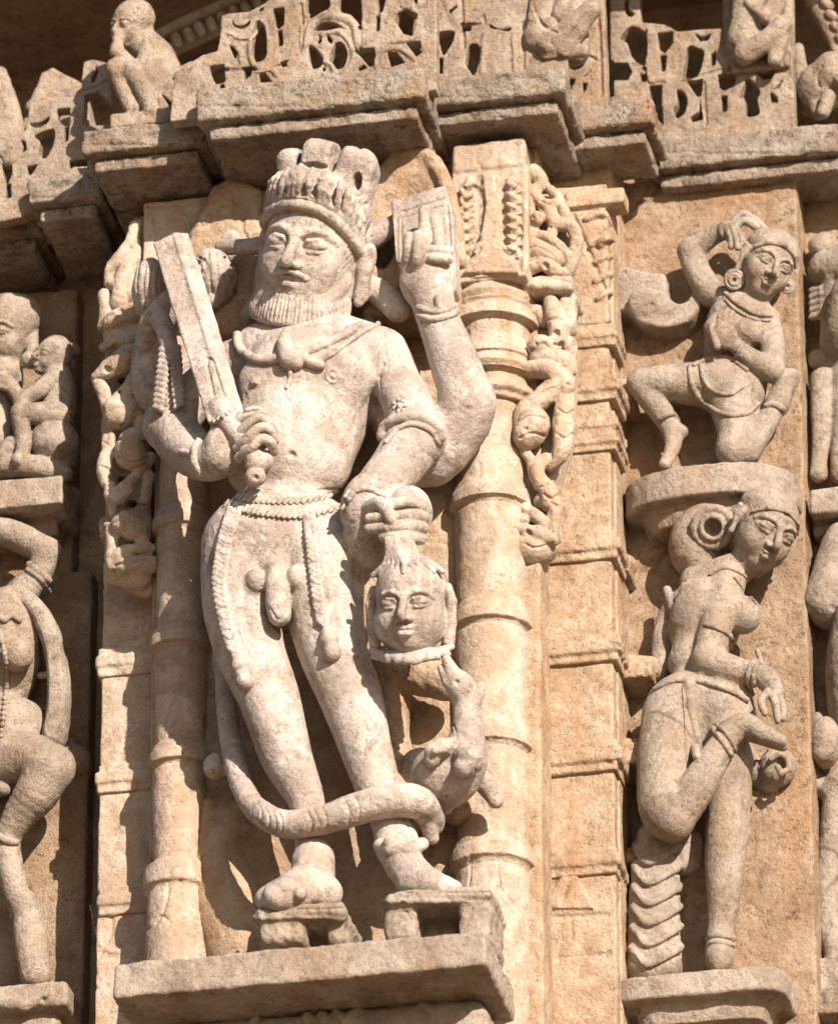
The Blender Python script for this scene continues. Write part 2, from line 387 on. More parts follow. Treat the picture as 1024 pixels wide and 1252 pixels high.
# ------------------------------------------------------------------ temple wall: stepped back planes
H_MID, H_PIL, H_DAN, H_FAR = 0, -62, -165, -225
H_LP, H_LF, H_LD = -45, -150, -190
wall = thing('temple_wall', 'stepped honey coloured marble temple wall behind all the carvings', 'wall', (400, 1240, -300))
def panel(name, u0, v0, u1, v1, h0, h1, mat=None, rnd=2.5, vox=3.0, extra=None, parent=None):
    f = F(u0, v0, u1, v1, h0, h1+70 if extra else h1+6, vox); f.box(u0, v0, u1, v1, h0, h1, rnd)
    if extra: extra(f)
    return f.mesh(name, mat or M_WALL, parent or wall, 1.0)
def mid_extra(f):
    # a raised ragged lump of stone under the left foot and around the loop of the garland
    f.limb([(290, 1000, 0, 22), (270, 1060, 0, 34), (282, 1110, 0, 46), (300, 1160, 0, 44)], 14, fl=1.4)
    f.limb([(255, 990, 0, 14), (256, 1060, 0, 20)], 10)
panel('bay_panel', 186, 120, 660, 1330, -300, H_MID, extra=mid_extra)
panel('pilaster_backing', 640, 150, 754, 1330, -300, H_PIL-22)
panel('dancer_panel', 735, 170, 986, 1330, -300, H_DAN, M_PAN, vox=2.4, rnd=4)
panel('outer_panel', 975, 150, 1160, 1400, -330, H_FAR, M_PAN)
panel('outer_panel', -140, 200, 30, 1330, -340, H_LD, M_SHADE)
panel('recess_panel', 20, 200, 190, 1330, -340, H_LD+6)
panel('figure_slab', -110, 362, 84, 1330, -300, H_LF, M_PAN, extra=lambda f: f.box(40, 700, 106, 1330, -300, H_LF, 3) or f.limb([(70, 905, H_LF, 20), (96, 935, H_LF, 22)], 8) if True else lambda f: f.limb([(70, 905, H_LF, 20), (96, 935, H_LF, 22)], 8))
panel('back_wall', -250, -300, 1250, 190, -420, -330, M_SHADE, vox=6)
panel('back_wall', -500, -200, 1500, 1700, -520, -440, M_SHADE, vox=12)  # unseen sheet added behind everything to block light leaks

# ------------------------------------------------------------------ cornice: stepped blocks, each a moulded slab with a deep soffit
def cornice(label, u0, u1, vt, vb, hf, h0, low=16, inset=16, ext=0, letters=None, chip=None, vox=2.0):
    t = thing('cornice_block', label, 'cornice block', ((u0+u1)/2, vb+30, h0), 'cornice blocks stepping along the wall')
    um = (u0+u1)/2
    f = F(u0, vt, u1, vb, h0, hf, vox); f.box(u0, vt, u1, vb, h0+4, hf, 6)
    f.line([(u0+3, vb-3), (u1-3, vb-3)], 1.2, .8, 'sub', smooth=False)
    if letters: letters(f)
    if chip: chip(f)
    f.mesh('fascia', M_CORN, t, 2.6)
    v2 = vb+10; hl = hf-inset
    f = F(u0, vb-4, u1, vb+low+8, h0, hl, vox)
    zt = A(um, vb, hf)[2]-1; xl, xr = A(u0, vb, hf)[0]+inset*.8, A(u1, vb, hf)[0]-inset*.8
    th = low/.88; c = np.array([(xl+xr)/2, (h0+hl)/2, zt-th/2]); f.boxp(c, ((xr-xl)/2, (hl-h0)/2, th/2), I3, 4)
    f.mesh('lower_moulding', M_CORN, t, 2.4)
    return t
def scratches(f):
    for st in ([(418, 103), (440, 100)], [(424, 102), (424, 113), (418, 112)], [(434, 101), (434, 113)], [(430, 107), (436, 104)],
               [(443, 99), (462, 96)], [(446, 101), (444, 108), (449, 111)], [(456, 98), (456, 109)], [(450, 103), (456, 104)],
               [(463, 96), (468, 95)], [(465, 97), (465, 107)], [(474, 95), (473, 105), (477, 106)], [(470, 95), (484, 92)], [(481, 93), (481, 103)], [(486, 94), (491, 99)]):
        f.groove(st, 1.3, smooth=False)
def scratches2(f):
    for st in ([(180, 157), (192, 155), (187, 162), (180, 157)], [(180, 165), (216, 158)], [(204, 154), (203, 166)], [(212, 153), (212, 164)], [(203, 159), (222, 154)]):
        f.groove(st, 1.2, smooth=False)
cornice('long central cornice block with faint carved letters above the crowned statue', 240, 518, 93, 133, 170, -40, letters=scratches)
cornice('cornice block one step right of the lettered one, above the leaf capital', 505, 690, 90, 122, 98, -90)
cornice('short cornice block two steps right of the lettered one, with a broken top', 660, 798, 126, 156, -11, -120)
def crackline(f): f.groove([(801, 150), (797, 166), (803, 180), (800, 200)], 2.6); f.groove([(850, 158), (900, 166), (930, 158), (1010, 152)], 1.4)
cornice('dark long cornice block at right above the dancing woman panel, cracked along its top', 790, 1120, 156, 190, -128, -260, chip=crackline)
cornice('cornice block left of the lettered one with a scratched triangle mark', 100, 252, 150, 180, 112, -70, letters=scratches2)
cornice('half shaded cornice block second step left of the lettered one', 33, 125, 214, 244, 26, -150)
cornice('shaded cornice block at left edge, lowest of the row', -120, 52, 255, 290, -50, -240)

# ------------------------------------------------------------------ columns and pilasters
def column(label, u, hc, vt, vb, prof, deco=None, cap=None):
    t = thing('carved_column', label, 'column', (u, vb, hc), 'columns flanking the statue')
    R = max(r for v, r in prof); f = F(u-R, vt, u+R, vb, hc-R, hc+R+6, 1.8)
    f.lathe(u, hc, prof, vref=(vt+vb)/2)
    if deco: deco(f)
    f.mesh('shaft', M_COL, t, .9)
    if cap: cap(t)
    return t
def rings(vt, vb, r, rs, base=None):
    p = [(vt, r)]
    for v, w, e in rs:   # ring at v: height w, projection e ; torus above a small fillet
        p += [(v-w, r), (v-w*.85, r+e*.55), (v-w*.6, r+e*.6), (v-w*.5, r+e), (v+w*.1, r+e*1.05), (v+w*.25, r+e*.5), (v+w*.55, r+e*.35), (v+w*.6, r)]
    return p+[(vb, r)]
def rdeco(f):
    f.groove([(575, 1045), (572, 1085), (556, 1120)], 2); f.groove([(607, 1042), (612, 1085), (634, 1110)], 2)
    f.groove([(586, 1130), (592, 1120), (604, 1122), (608, 1132)], 2)
def rcap(t):
    f = F(545, 170, 652, 345, -10, 62, 1.7); f.box(552, 178, 642, 342, -10, 48, 3)
    f.box(553, 172, 641, 206, -10, 51, 4); f.line([(592, 216), (584, 224), (592, 231), (602, 226)], 3.5, 2)
    # vase stem and two fern leaves carved on the front
    f.poly([(590, 214), (606, 214), (608, 250), (612, 290), (630, 322), (634, 336), (566, 336), (576, 318), (590, 282), (594, 250)], 50, 6, 3, 3)
    for (a, b, sgn) in ((574, 566, -1), (624, 622, 1)):
        f.line([(a, 222), (b+2*sgn, 260), (b+4*sgn, 310)], 5.5, 3, off=0)
        for v in range(228, 318, 13):
            f.line([(a+9*sgn*-.4, v-4), (a+8*sgn, v+2), (a+9*sgn, v+8)], 3.0, 2, off=1)
            f.groove([(a-9, v+1), (a-1, v+7), (a+8, v+3), (a+12, v-3)], 2.8, off=.4)
    f.line([(643, 205), (641, 330)], 3.5, 2, smooth=False)
    f.mesh('leaf_capital', M_COL, t, .9)
    f = F(535, 325, 660, 490, -60, 80, 1.8)
    f.lathe(593, -2, [(330, 45), (333, 53), (338, 53), (341, 48), (346, 48), (350, 55), (358, 56), (361, 50), (366, 51), (370, 58), (380, 59), (384, 53), (388, 48), (404, 45), (416, 46), (419, 54), (425, 56), (428, 52), (432, 53), (436, 58), (444, 58), (447, 51), (452, 46), (459, 47), (462, 53), (470, 55), (474, 51), (477, 48), (482, 48), (486, 43)], vref=400)
    f.mesh('necking_rings', M_COL, t, .9)
column('right hand pale column with a fern leaf capital, beside the open hand', 593, -2, 470, 1320,
       rings(480, 1320, 42, [(600, 22, 9), (748, 22, 9), (898, 22, 8), (1040, 26, 9)]), rdeco, rcap)
def ldeco(f):
    f.groove([(205, 1078), (205, 1095), (196, 1122), (178, 1140)], 2); f.groove([(220, 1078), (222, 1100), (233, 1120), (243, 1126)], 2)
    f.groove([(190, 1130), (198, 1120), (208, 1128)], 2)
def lcap(t):
    f = F(165, 235, 330, 420, -60, 50, 1.8); f.box(174, 240, 326, 420, -60, 22, 3)
    f.line([(190, 268), (194, 290), (206, 304), (226, 300), (232, 280), (222, 262), (206, 262)], 3, 2); f.line([(236, 270), (246, 262), (262, 268)], 3, 2)
    f.groove([(187, 270), (190, 295), (205, 312)], 2.2); f.groove([(176, 254), (300, 244)], 1.6, smooth=False); f.groove([(192, 320), (196, 335)], 2)
    f.mesh('scroll_capital', M_COL, t, 1.0)
column('left hand column half in shade below the sword arm', 214, 4, 420, 1220,
       rings(420, 1062, 30, [(634, 22, 8), (778, 20, 8), (922, 20, 9)])[:-1]+[(1044, 30), (1048, 39), (1058, 41), (1072, 41), (1077, 36), (1080, 35), (1130, 37), (1220, 39)], ldeco, lcap)

def pilaster(label, u0, u1, hf, vt, vb, bands, deco=None, side=0, r=2, top=None, mat=None):
    t = thing('stepped_pilaster', label, 'pilaster', ((u0+u1)/2, vb, hf-60), 'banded pilasters beside the columns')
    f = F(u0-16, vt, u1+20, vb, hf-60, hf+18, 1.9); f.box(u0, vt, u1, vb, hf-60, hf, r)
    if deco: deco(f)
    f.mesh('shaft', mat or M_WALL, t, .9)
    for v, w, e in bands:
        g = F(u0-20, v-w-16, u1+20, v+w+16, hf-60, hf+18, 1.7); g.box(u0-e, v-w*.42, u1+e, v+w*.30, hf-60, hf+e, 5); g.box(u0-e*.5, v-w/2-6, u1+e*.5, v+w/2, hf-60, hf+e*.5, 2.5); g.box(u0-e*.55, v+w*.36, u1+e*.55, v+w/2+7, hf-60, hf+e*.55, 2)
        g.mesh('band', mat or M_WALL, t, 1.5)
    return t
def pil_r(f):
    f.box(690, 232, 762, 250, H_PIL-30, H_PIL+6, 2)
    # scroll panel at the top
    f.groove([(700, 262), (716, 300), (742, 360), (756, 388)], 3.2); f.line([(716, 268), (738, 262), (746, 284), (734, 300)], 4, 2, off=1.5)
    for v in (300, 322, 344, 366): f.line([(730-(366-v)*.12, v), (742, v-8), (752, v-2), (748, v+8)], 3.4, 2, off=1.5)
    f.line([(684, 380), (692, 366), (704, 362)], 3.6, 2, off=1.5); f.groove([(683, 398), (756, 398)], 3, smooth=False); f.groove([(690, 258), (756, 256)], 2, smooth=False)
    # triangle and cross lines near the foot
    f.poly([(690, 1064), (702, 1064), (726, 1112), (664, 1112)], H_PIL, 4, 2, 2); f.groove([(696, 1078), (684, 1106)], 1.6)
    f.groove([(664, 1122), (742, 1118)], 2.8, smooth=False); f.groove([(698, 1120), (698, 1150)], 1.6, smooth=False); f.groove([(668, 1172), (744, 1166)], 1.8, smooth=False)
pilaster('right hand banded pilaster between the pale column and the dancing woman panel', 652, 748, H_PIL, 228, 1330,
         [(412, 14, 7), (474, 22, 10), (520, 18, 7), (542, 10, 9), (668, 22, 10), (793, 22, 11), (926, 24, 11), (1054, 20, 9)], pil_r)
def pil_l(f):
    f.line([(110, 1105), (118, 1140), (128, 1160), (146, 1165)], 2, 1.5); f.groove([(136, 1108), (136, 1140), (120, 1172)], 1.8)
pilaster('left hand banded pilaster half hidden in the shadow of the column', 124, 196, H_LP, 330, 1330,
         [(640, 14, 5), (806, 22, 7), (948, 22, 9), (1098, 22, 8)], pil_l, mat=M_COL)
# projecting return mouldings between the right pilaster and the dancing woman panel
def stub(label, u0, v0, u1, v1, h0, h1):
    f = F(u0, v0, u1, v1, h0, h1, 1.7); vm = (v0+v1)/2; r = (v1-v0)*.42
    f.limb([(u0, vm-3, (h0+h1)/2, r), (u1-6, vm, (h0+h1)/2, r)], 3, fl=.8); f.box(u0, v0+6, u1-4, v1-8, h0, h1-10, 4, 4)
    return tag(f.mesh('moulding_stub', M_WALL, None, 1.2), label, 'moulding', 'broken moulding ends by the dancing panel')
stub('broken moulding end level with the upper dancer knee', 744, 462, 776, 496, -170, -95)
stub('slanting moulding end below the upper plinth', 744, 676, 772, 706, -170, -100)
stub('long broken moulding end behind the waist of the thorn lady', 742, 800, 800, 836, -170, -95)
stub('stubby moulding end beside the thigh of the thorn lady', 744, 902, 786, 940, -170, -90)
stub('thin moulding end above the braided stump', 740, 1036, 784, 1062, -170, -110)
# ------------------------------------------------------------------ faces
def face(f, o, M, s, beard=False, lips=1.0, smile=0.0, slit=.0, kk=1.0, jaw=1.0):
    """head of half height s round o: chin at y=-1, crown at y=+1, features looking along the third axis of M"""
    f.lell(o, M, s, (0, .22, -.12), (.74, .80, .84), .15)
    f.lell(o, M, s, (0, -.30, .08), (.60*jaw, .66, .66), .25)
    f.lell(o, M, s, (0, -.74, .38), (.26*jaw, .22, .26), .22)
    for g in (-1, 1):
        f.lell(o, M, s, (.36*g, -.26, .42), (.24, .28, .22), .22)                  # cheeks
    for g in (-1, 1):
        f.lell(o, M, s, (.31*g, .12, .76), (.21, .115, .16), .10, 'sub')           # sockets
        f.lell(o, M, s, (.31*g, .10, .61), (.20, .122, .145), .02)                 # eyeballs
        f.ltube(o, M, s, [(.08*g, .24, .73, .035), (.26*g, .33, .70, .04), (.46*g, .30, .57, .035), (.60*g, .18, .42, .03)], .07)   # brows
        f.ltube(o, M, s, [(.12*g, .05, .66, .036), (.22*g, .17, .735, .042), (.36*g, .185, .705, .042), (.54*g, .07, .52, .034)], .015)  # upper lid
        f.ltube(o, M, s, [(.14*g, .03, .66, .03), (.26*g, -.015, .725, .034), (.40*g, -.005, .68, .034), (.53*g, .05, .53, .03)], .015)
        f.ltube(o, M, s, [(.13*g, .06+slit, .78, .013), (.24*g, .03+slit, .795, .015), (.38*g, .035+slit, .75, .015), (.53*g, .06+slit, .60, .013)], .02, 'sub')
        f.lell(o, M, s, (.125*g, -.25, .80), (.085, .075, .10), .05)               # nostrils
    f.ltube(o, M, s, [(0, .22, .70, .075), (0, .0, .86, .085), (0, -.17, .98, .10), (0, -.23, .98, .09)], .10)
    f.ltube(o, M, s, [(0, -.32, .80, .03), (0, -.42, .80, .03)], .03, 'sub')
    c = .06*smile
    f.ltube(o, M, s, [(-.24*lips, -.46+c, .62, .03), (-.10, -.445, .755, .055), (0, -.465, .775, .045), (.10, -.445, .755, .055), (.24*lips, -.46+c, .62, .03)], .03)
    f.ltube(o, M, s, [(-.20*lips, -.51+c, .64, .035), (-.07, -.565, .745, .07), (.07, -.565, .745, .07), (.20*lips, -.51+c, .64, .035)], .03)
    f.ltube(o, M, s, [(-.25*lips, -.485+c, .70, .018), (0, -.505, .83, .018), (.25*lips, -.485+c, .70, .018)], .02, 'sub')
    f.ltube(o, M, s, [(-.1, -.66, .80, .03), (.1, -.66, .80, .03)], .06, 'sub')
def ear(f, o, M, s, g, lobe=-.6, x=.74):
    f.ltube(o, M, s, [(x*g, .20, .0, .07), ((x+.10)*g, .28, -.06, .075), ((x+.13)*g, .10, -.10, .07), ((x+.07)*g, -.10, -.02, .07), ((x+.06)*g, lobe, .0, .075)], .05)
    f.lell(o, M, s, ((x+.02)*g, .08, -.04), (.10, .22, .12), .05)
def fingers(f, sets, k=1.2):
    for q in sets: f.limb(smoothpts(q, 4), k)

# ------------------------------------------------------------------ the four armed, bearded statue
statue = thing('bearded_statue', 'large four armed bearded marble statue with crown and sword, standing on a slab', 'statue', (365, 1170, 100))
HM = rotm(roll=9, yaw=-20, pitch=-2); HO = A(381, 317, 128); HS = 84.0
f = F(140, 160, 625, 1160, -6, 246, 1.55)
# trunk
f.ell(380, 470, 104, 87, 74, 60, -3)
f.ell(366, 525, 106, 80, 66, 56, -4, k=24)
f.limb([(296, 445, 98, 30), (330, 425, 104, 36), (390, 418, 108, 38), (446, 426, 102, 33), (464, 436, 98, 28)], 16)
f.ell(352, 572, 110, 75, 50, 58, 0, k=24)
f.ell(352, 545, 120, 60, 66, 54, 0, k=24)
f.ell(344, 668, 106, 97, 74, 62, 0, k=14)
f.limb([(384, 420, 104, 44), (386, 350, 104, 40)], 12)
# pectorals, stomach
f.ell(332, 466, 144, 38, 28, 16, 0, k=22); f.ell(412, 460, 142, 42, 30, 16, 0, k=24)
# legs
f.limb([(296, 700, 110, 50), (298, 745, 112, 49), (308, 800, 112, 42), (328, 850, 112, 37), (350, 925, 110, 31), (374, 978, 110, 22), (380, 1030, 112, 19), (382, 1060, 116, 22)], 10)
f.limb([(394, 692, 112, 52), (397, 745, 114, 47), (408, 800, 114, 41), (428, 850, 112, 38), (447, 915, 111, 31), (463, 965, 112, 27), (479, 1005, 114, 25), (486, 1035, 118, 26)], 10)
f.limb([(344, 690, 104, 34), (344, 742, 100, 30)], 16)
# feet
f.limb([(384, 1050, 118, 24), (380, 1078, 132, 27), (356, 1092, 172, 24), (338, 1098, 188, 15)], 8)
f.ell(352, 1096, 170, 40, 20, 26, -6, k=6); f.ell(392, 1092, 140, 26, 24, 30, 0, k=6)
for u, v, r in ((332, 1090, 9), (350, 1084, 10), (366, 1090, 8)): f.limb([(u+4, v-3, 178, r), (u, v+3, 192, r)], 4)
f.limb([(488, 1040, 122, 24), (498, 1062, 136, 23), (526, 1077, 150, 15), (556, 1086, 158, 9)], 8)
f.limb([(500, 1080, 140, 16), (540, 1088, 158, 9)], 8)
# anklets
f.limb([(464, 1034, 136, 8), (478, 1040, 150, 8), (500, 1040, 150, 9), (516, 1032, 134, 8)], 2); f.ell(477, 1030, 152, 9, 8, 8, k=2)
f.limb([(364, 1050, 128, 7), (374, 1058, 142, 7), (392, 1058, 142, 7), (402, 1052, 128, 7)], 2); f.ell(372, 1054, 144, 9, 8, 7, k=2)
# front right arm (holds the sword)
f.limb([(284, 446, 92, 30), (242, 480, 82, 29), (207, 520, 96, 31)], 8)
f.limb([(207, 520, 96, 31), (226, 545, 122, 31), (250, 562, 150, 27), (272, 560, 172, 24)], 9)
f.ell(277, 546, 180, 27, 27, 18, 25, k=8)
fingers(f, [[(276, 530, 190, 6.2), (291, 514, 200, 6.2), (306, 503, 203, 6.2), (320, 504, 196, 5.8), (328, 515, 184, 6)],
            [(284, 540, 194, 6.2), (298, 524, 206, 6.3), (314, 511, 209, 6.3), (328, 517, 201, 6.2), (334, 528, 186, 6)],
            [(290, 548, 196, 6.2), (302, 536, 208, 6.3), (318, 523, 211, 6.3), (330, 527, 203, 6.2), (335, 540, 188, 6)],
            [(292, 560, 192, 6.2), (306, 549, 207, 6.3), (319, 537, 210, 6.3), (331, 541, 203, 6.2), (335, 552, 188, 6)]], .7)
f.limb([(262, 540, 176, 12), (266, 524, 186, 9)], 5)
# front left arm
f.limb([(470, 432, 102, 30), (484, 465, 110, 29), (500, 500, 118, 31), (508, 536, 128, 35)], 10)
f.limb([(508, 536, 128, 35), (484, 572, 144, 32), (458, 602, 160, 28), (446, 622, 164, 27)], 10)
f.ell(454, 645, 152, 33, 62, 30, -14, k=12); f.ell(500, 628, 158, 28, 34, 26, 0, k=10)
f.ell(488, 640, 178, 30, 27, 22, 0, k=6)
fingers(f, [[(514, 620, 186, 7.5), (500, 614, 200, 7.5), (482, 616, 206, 7), (470, 620, 203, 6.5)],
            [(518, 633, 184, 7.5), (504, 630, 204, 8), (484, 632, 210, 7.5), (452, 634, 204, 6.5)],
            [(517, 646, 184, 7.5), (503, 644, 206, 8), (482, 645, 212, 7.5), (450, 647, 205, 6)],
            [(514, 659, 182, 7.5), (501, 657, 204, 8), (484, 658, 210, 7.5), (468, 656, 204, 6)]], 1.4)
fingers(f, [[(450, 622, 186, 9), (464, 616, 204, 8.5), (474, 626, 214, 7.5), (478, 636, 218, 6.5)]], 2)
# rear left arm, raised, palm open
f.limb([(470, 470, 70, 34), (515, 560, 64, 36), (560, 520, 78, 37), (572, 492, 92, 33)], 8)
f.limb([(572, 492, 92, 32), (554, 440, 106, 30), (536, 392, 118, 26), (524, 352, 126, 27)], 9)
f.ell(522, 340, 128, 34, 38, 17, 6, k=10)
f.ell(516, 328, 136, 24, 22, 14, 0, k=7)
fingers(f, [[(512, 322, 140, 9), (518, 300, 150, 8.5), (519, 280, 152, 8), (519, 258, 146, 7.5)],
            [(534, 320, 136, 8.5), (536, 296, 146, 8), (533, 276, 150, 8), (526, 262, 146, 7)],
            [(496, 326, 142, 7), (499, 312, 154, 7.5), (500, 298, 158, 7.5), (500, 290, 152, 7)],
            [(508, 330, 144, 8), (511, 314, 158, 8.5), (512, 298, 161, 8.5), (511, 289, 154, 8)],
            [(514, 308, 150, 6), (530, 306, 154, 6), (548, 307, 148, 6.5)], [(516, 317, 149, 6), (532, 316, 152, 6), (548, 317, 146, 6)]], 1.4)
# rear right arm, raised behind the sword
f.limb([(250, 470, 40, 34), (192, 480, 36, 28), (186, 420, 40, 22), (206, 372, 62, 17), (222, 350, 76, 16)], 8)
f.ell(186, 430, 44, 15, 44, 22, -4, k=6)
# head
f.lell(HO, HM, HS, (0, .22, -.12), (.70, .80, .84), .15); f.lell(HO, HM, HS, (0, -.25, .06), (.65, .66, .68), .2)
face(f, HO+HS*(np.array([-.01, .11, .09])@HM), HM, 76.0)
f.lell(HO, HM, HS, (0, -.50, .10), (.67, .50, .64), .15)
ear(f, HO, HM, HS, 1, -.52, .76); ear(f, HO, HM, HS, -1, -.52, .70)
f.ltube(HO, HM, HS, [(.80, -.05, -.1, .11), (.83, -.42, -.1, .10)], .1)
# stone ties left standing between head, hands and backing
f.limb([(322, 300, 96, 12), (296, 302, 84, 10), (272, 302, 70, 10)], 4); f.limb([(448, 292, 96, 18), (470, 282, 96, 13), (486, 272, 96, 12)], 6)
f.limb([(450, 350, 92, 15), (470, 362, 90, 17), (486, 380, 94, 15)], 6); f.limb([(306, 385, 80, 12), (318, 360, 86, 10), (322, 330, 90, 10)], 4)
f.ell(284, 294, 40, 16, 14, 12, k=3)
# genitals
g0 = f.on(338, 690); f.limb([(337, 672, g0[1]-14, 24), (338, 705, g0[1]-2, 15)], 10)
b = f.on(314, 710); f.ell(314, 711, b[1]+2, 14, 16, 14, k=5); b = f.on(362, 706); f.ell(362, 706, b[1], 13, 15, 13, k=5)
f.limb([(338, 700, g0[1]+8, 14), (340, 735, g0[1]+8, 15.5), (342, 752, g0[1]+6, 14)], 4); f.groove([(331, 745), (340, 758), (352, 748)], 1.4)
# navel, nipples, creases
f.dot(357, 556, 5, 2, 'sub'); f.dot(357, 553, 3.2, 1, off=-3); f.dot(313, 468, 7.5, 1, off=-2.5); f.dot(313, 468, 4.2, 1, 'sub', off=3); f.dot(313, 468, 2.4, .5, off=.5)
f.line([(404, 452), (398, 460), (406, 468), (414, 462), (410, 453), (404, 452)], 1.6, 1); f.dot(407, 460, 4, 1, off=-1)
f.groove([(286, 500), (300, 504), (318, 502)], 2.2); f.groove([(300, 592), (350, 601), (420, 597)], 1.8)
f.groove([(352, 470), (347, 480), (353, 490)], 2.2); f.groove([(399, 418), (397, 430), (397, 455)], 1.1); f.groove([(470, 425), (474, 450), (466, 442)], 1.0)
# hair strokes on the temples and cheek
for i in range(12):
    t = i/11; u0, v0 = 432-2*t*9, 286+64*t
    f.groove([(u0+8-4*t, v0-4), (u0-2-6*t, v0+8), (u0-8-10*t, v0+20)], 1.0, smooth=False)
for i in range(6):
    f.groove([(325+i*1.2, 318+i*9), (322+i*1.6, 328+i*9)], 1.0, smooth=False)
f.groove([(470, 440), (464, 458), (466, 480)], 1.4); f.groove([(440, 470), (436, 500), (432, 530)], 1.2)
f.mesh('body', M_STAT, statue, .8, .2)
SB = f     # kept for laying ornaments on the body
def own(u0, v0, u1, v1, h0, h1, vox=1.3): return F(u0, v0, u1, v1, h0, h1, vox)
# beard and moustache
f = own(290, 320, 470, 425, 60, 250, 1.2)
def bpt(th, y, k=1.0):
    a = radians(th); lift = (.42 if th > 0 else .22)*(abs(th)/85.)**2.2
    return (.625*math.sin(a)*k, y+lift*(1.0 if y > -.8 else .55), .10+.62*math.cos(a)*k)
for y, k, r in ((-.56, .90, .11), (-.68, .95, .13), (-.82, 1.02, .13), (-.94, 1.07, .10)):
    f.ltube(HO, HM, HS, [(*bpt(t, y, k), r) for t in np.linspace(-86, 86, 15)], .08)
f.lell(HO, HM, HS, (0, -.80, .10), (.60, .22, .50), .1)
for t in np.linspace(-84, 84, 36):
    t2 = t+rng.uniform(-1, 1); f.ltube(HO, HM, HS, [(*bpt(t2, -.50, 1.10), .012), (*bpt(t2, -.64, 1.155), .020), (*bpt(t2+1, -.80, 1.22), .022), (*bpt(t2+1, -1.06, 1.265), .024)], .012, 'sub')
f.mesh('beard', M_STAT, statue, .35)
f = own(330, 320, 400, 380, 150, 250, 1.2)
MO_ = HO+HS*(np.array([-.01, .11, .09])@HM)
for g in (-1, 1): f.ltube(MO_, HM, 76.0, [(.02*g, -.36, .84, .045), (.14*g, -.38, .81, .055), (.28*g, -.44, .71, .05), (.42*g, -.43, .60, .03)], .03)
f.mesh('moustache', M_STAT, statue, .35)
# crown: rolled band, pleated row, three worn lobes
f = own(296, 150, 476, 330, 20, 230, 1.4)
f.lell(HO, HM, HS, (0, .72, -.10), (.74, .62, .78), .1)
f.lell(HO, HM, HS, (0, 1.08, -.14), (.66, .36, .60), .12)
for c_, r_, ro in (((-.06, 1.44, .08), (.28, .32, .27), 6), ((-.50, 1.28, .0), (.21, .30, .27), -14), ((.44, 1.34, -.04), (.26, .38, .31), 12), ((.56, 1.06, -.10), (.19, .50, .3), 6)):
    M2 = rotm(roll=9+ro, yaw=-17); f.boxp(HO+HS*(np.array(c_)@HM), np.array(r_)*HS, M2, .19*HS, .05*HS)
f.lell(HO, HM, HS, (.20, 1.56, .10), (.055, .30, .4), .03, 'sub'); f.lell(HO, HM, HS, (-.33, 1.44, .12), (.05, .26, .4), .03, 'sub'); f.lell(HO, HM, HS, (.0, 1.36, .36), (.20, .04, .12), .03, 'sub')
f.lell(HO, HM, HS, (.60, 1.22, .18), (.06, .14, .2), .03, 'sub'); f.lell(HO, HM, HS, (.46, 1.70, .02), (.10, .06, .3), .05, 'sub')
band = [(-.77, .30, -.1), (-.72, .46, .22), (-.51, .64, .50), (-.23, .74, .66), (.08, .76, .68), (.37, .67, .58), (.58, .50, .40), (.72, .28, .14), (.76, .1, -.06)]
bs = smoothpts(band, 4)
f.ltube(HO, HM, HS, [(*p, .075) for p in bs], .03); f.ltube(HO, HM, HS, [(p[0]*1.0, p[1]+.13, p[2]+.0, .05) for p in bs], .03)
cr = np.random.default_rng(3)
for i in range(21):
    q = bs[int(round(1+i*(len(bs)-3)/20))]; e_ = cr.uniform(-.025, .025, 3); f.ltube(HO, HM, HS, [(q[0], q[1]+.13, q[2]+.03, .040), (q[0]*1.0+e_[0]*.5, q[1]+.30, q[2]+.065, .048), (q[0]*.98+e_[0], q[1]+.46+e_[1], q[2]+.05, .050), (q[0]*.93+e_[0], q[1]+.56+e_[1], q[2]-.02, .04)], .025)
f.mesh('crown', M_STAT, statue, 1.5, .6)
# necklace collar and pendant
f = own(280, 385, 470, 470, 60, 230, 1.3)
def lay(f, uv, r, off=0, k=1.2, step=3.0, bead=None, src=None, r1=None):
    src = src or SB; P = [src.on(q[0], q[1], off) for q in src.path(curve(uv), bead or step)]
    if len(P) > 6 and not bead:
        for _ in range(2):
            hh = [P[0][1]]+[(P[i-1][1]+2*P[i][1]+P[i+1][1])/4 for i in range(1, len(P)-1)]+[P[-1][1]]; P = [p+np.array([0, a-p[1], 0]) for p, a in zip(P, hh)]
    if bead:
        for p in P: f.cap(p, p+1e-3, r, r, k)
    else: f.tube([(p, r+(0 if r1 is None else (r1-r)*i/max(1, len(P)-1))) for i, p in enumerate(P)], k)
lay(f, [(290, 410), (293, 426), (304, 436), (322, 440), (342, 438)], 5.8, 3)
lay(f, [(366, 434), (380, 428), (400, 420), (430, 404), (458, 388)], 6, 0); lay(f, [(372, 442), (392, 440), (412, 428), (440, 408), (462, 396)], 3.5, 1)
lay(f, [(352, 404), (349, 412), (349, 424), (353, 438)], 4, 7, r1=13); lay(f, [(354, 440), (362, 446), (368, 440), (368, 433), (378, 442), (392, 447)], 6, 3)
lay(f, [(353, 448), (355, 462), (350, 474)], 3, 1, bead=5)
f.mesh('necklace', M_STAT, statue, .6)
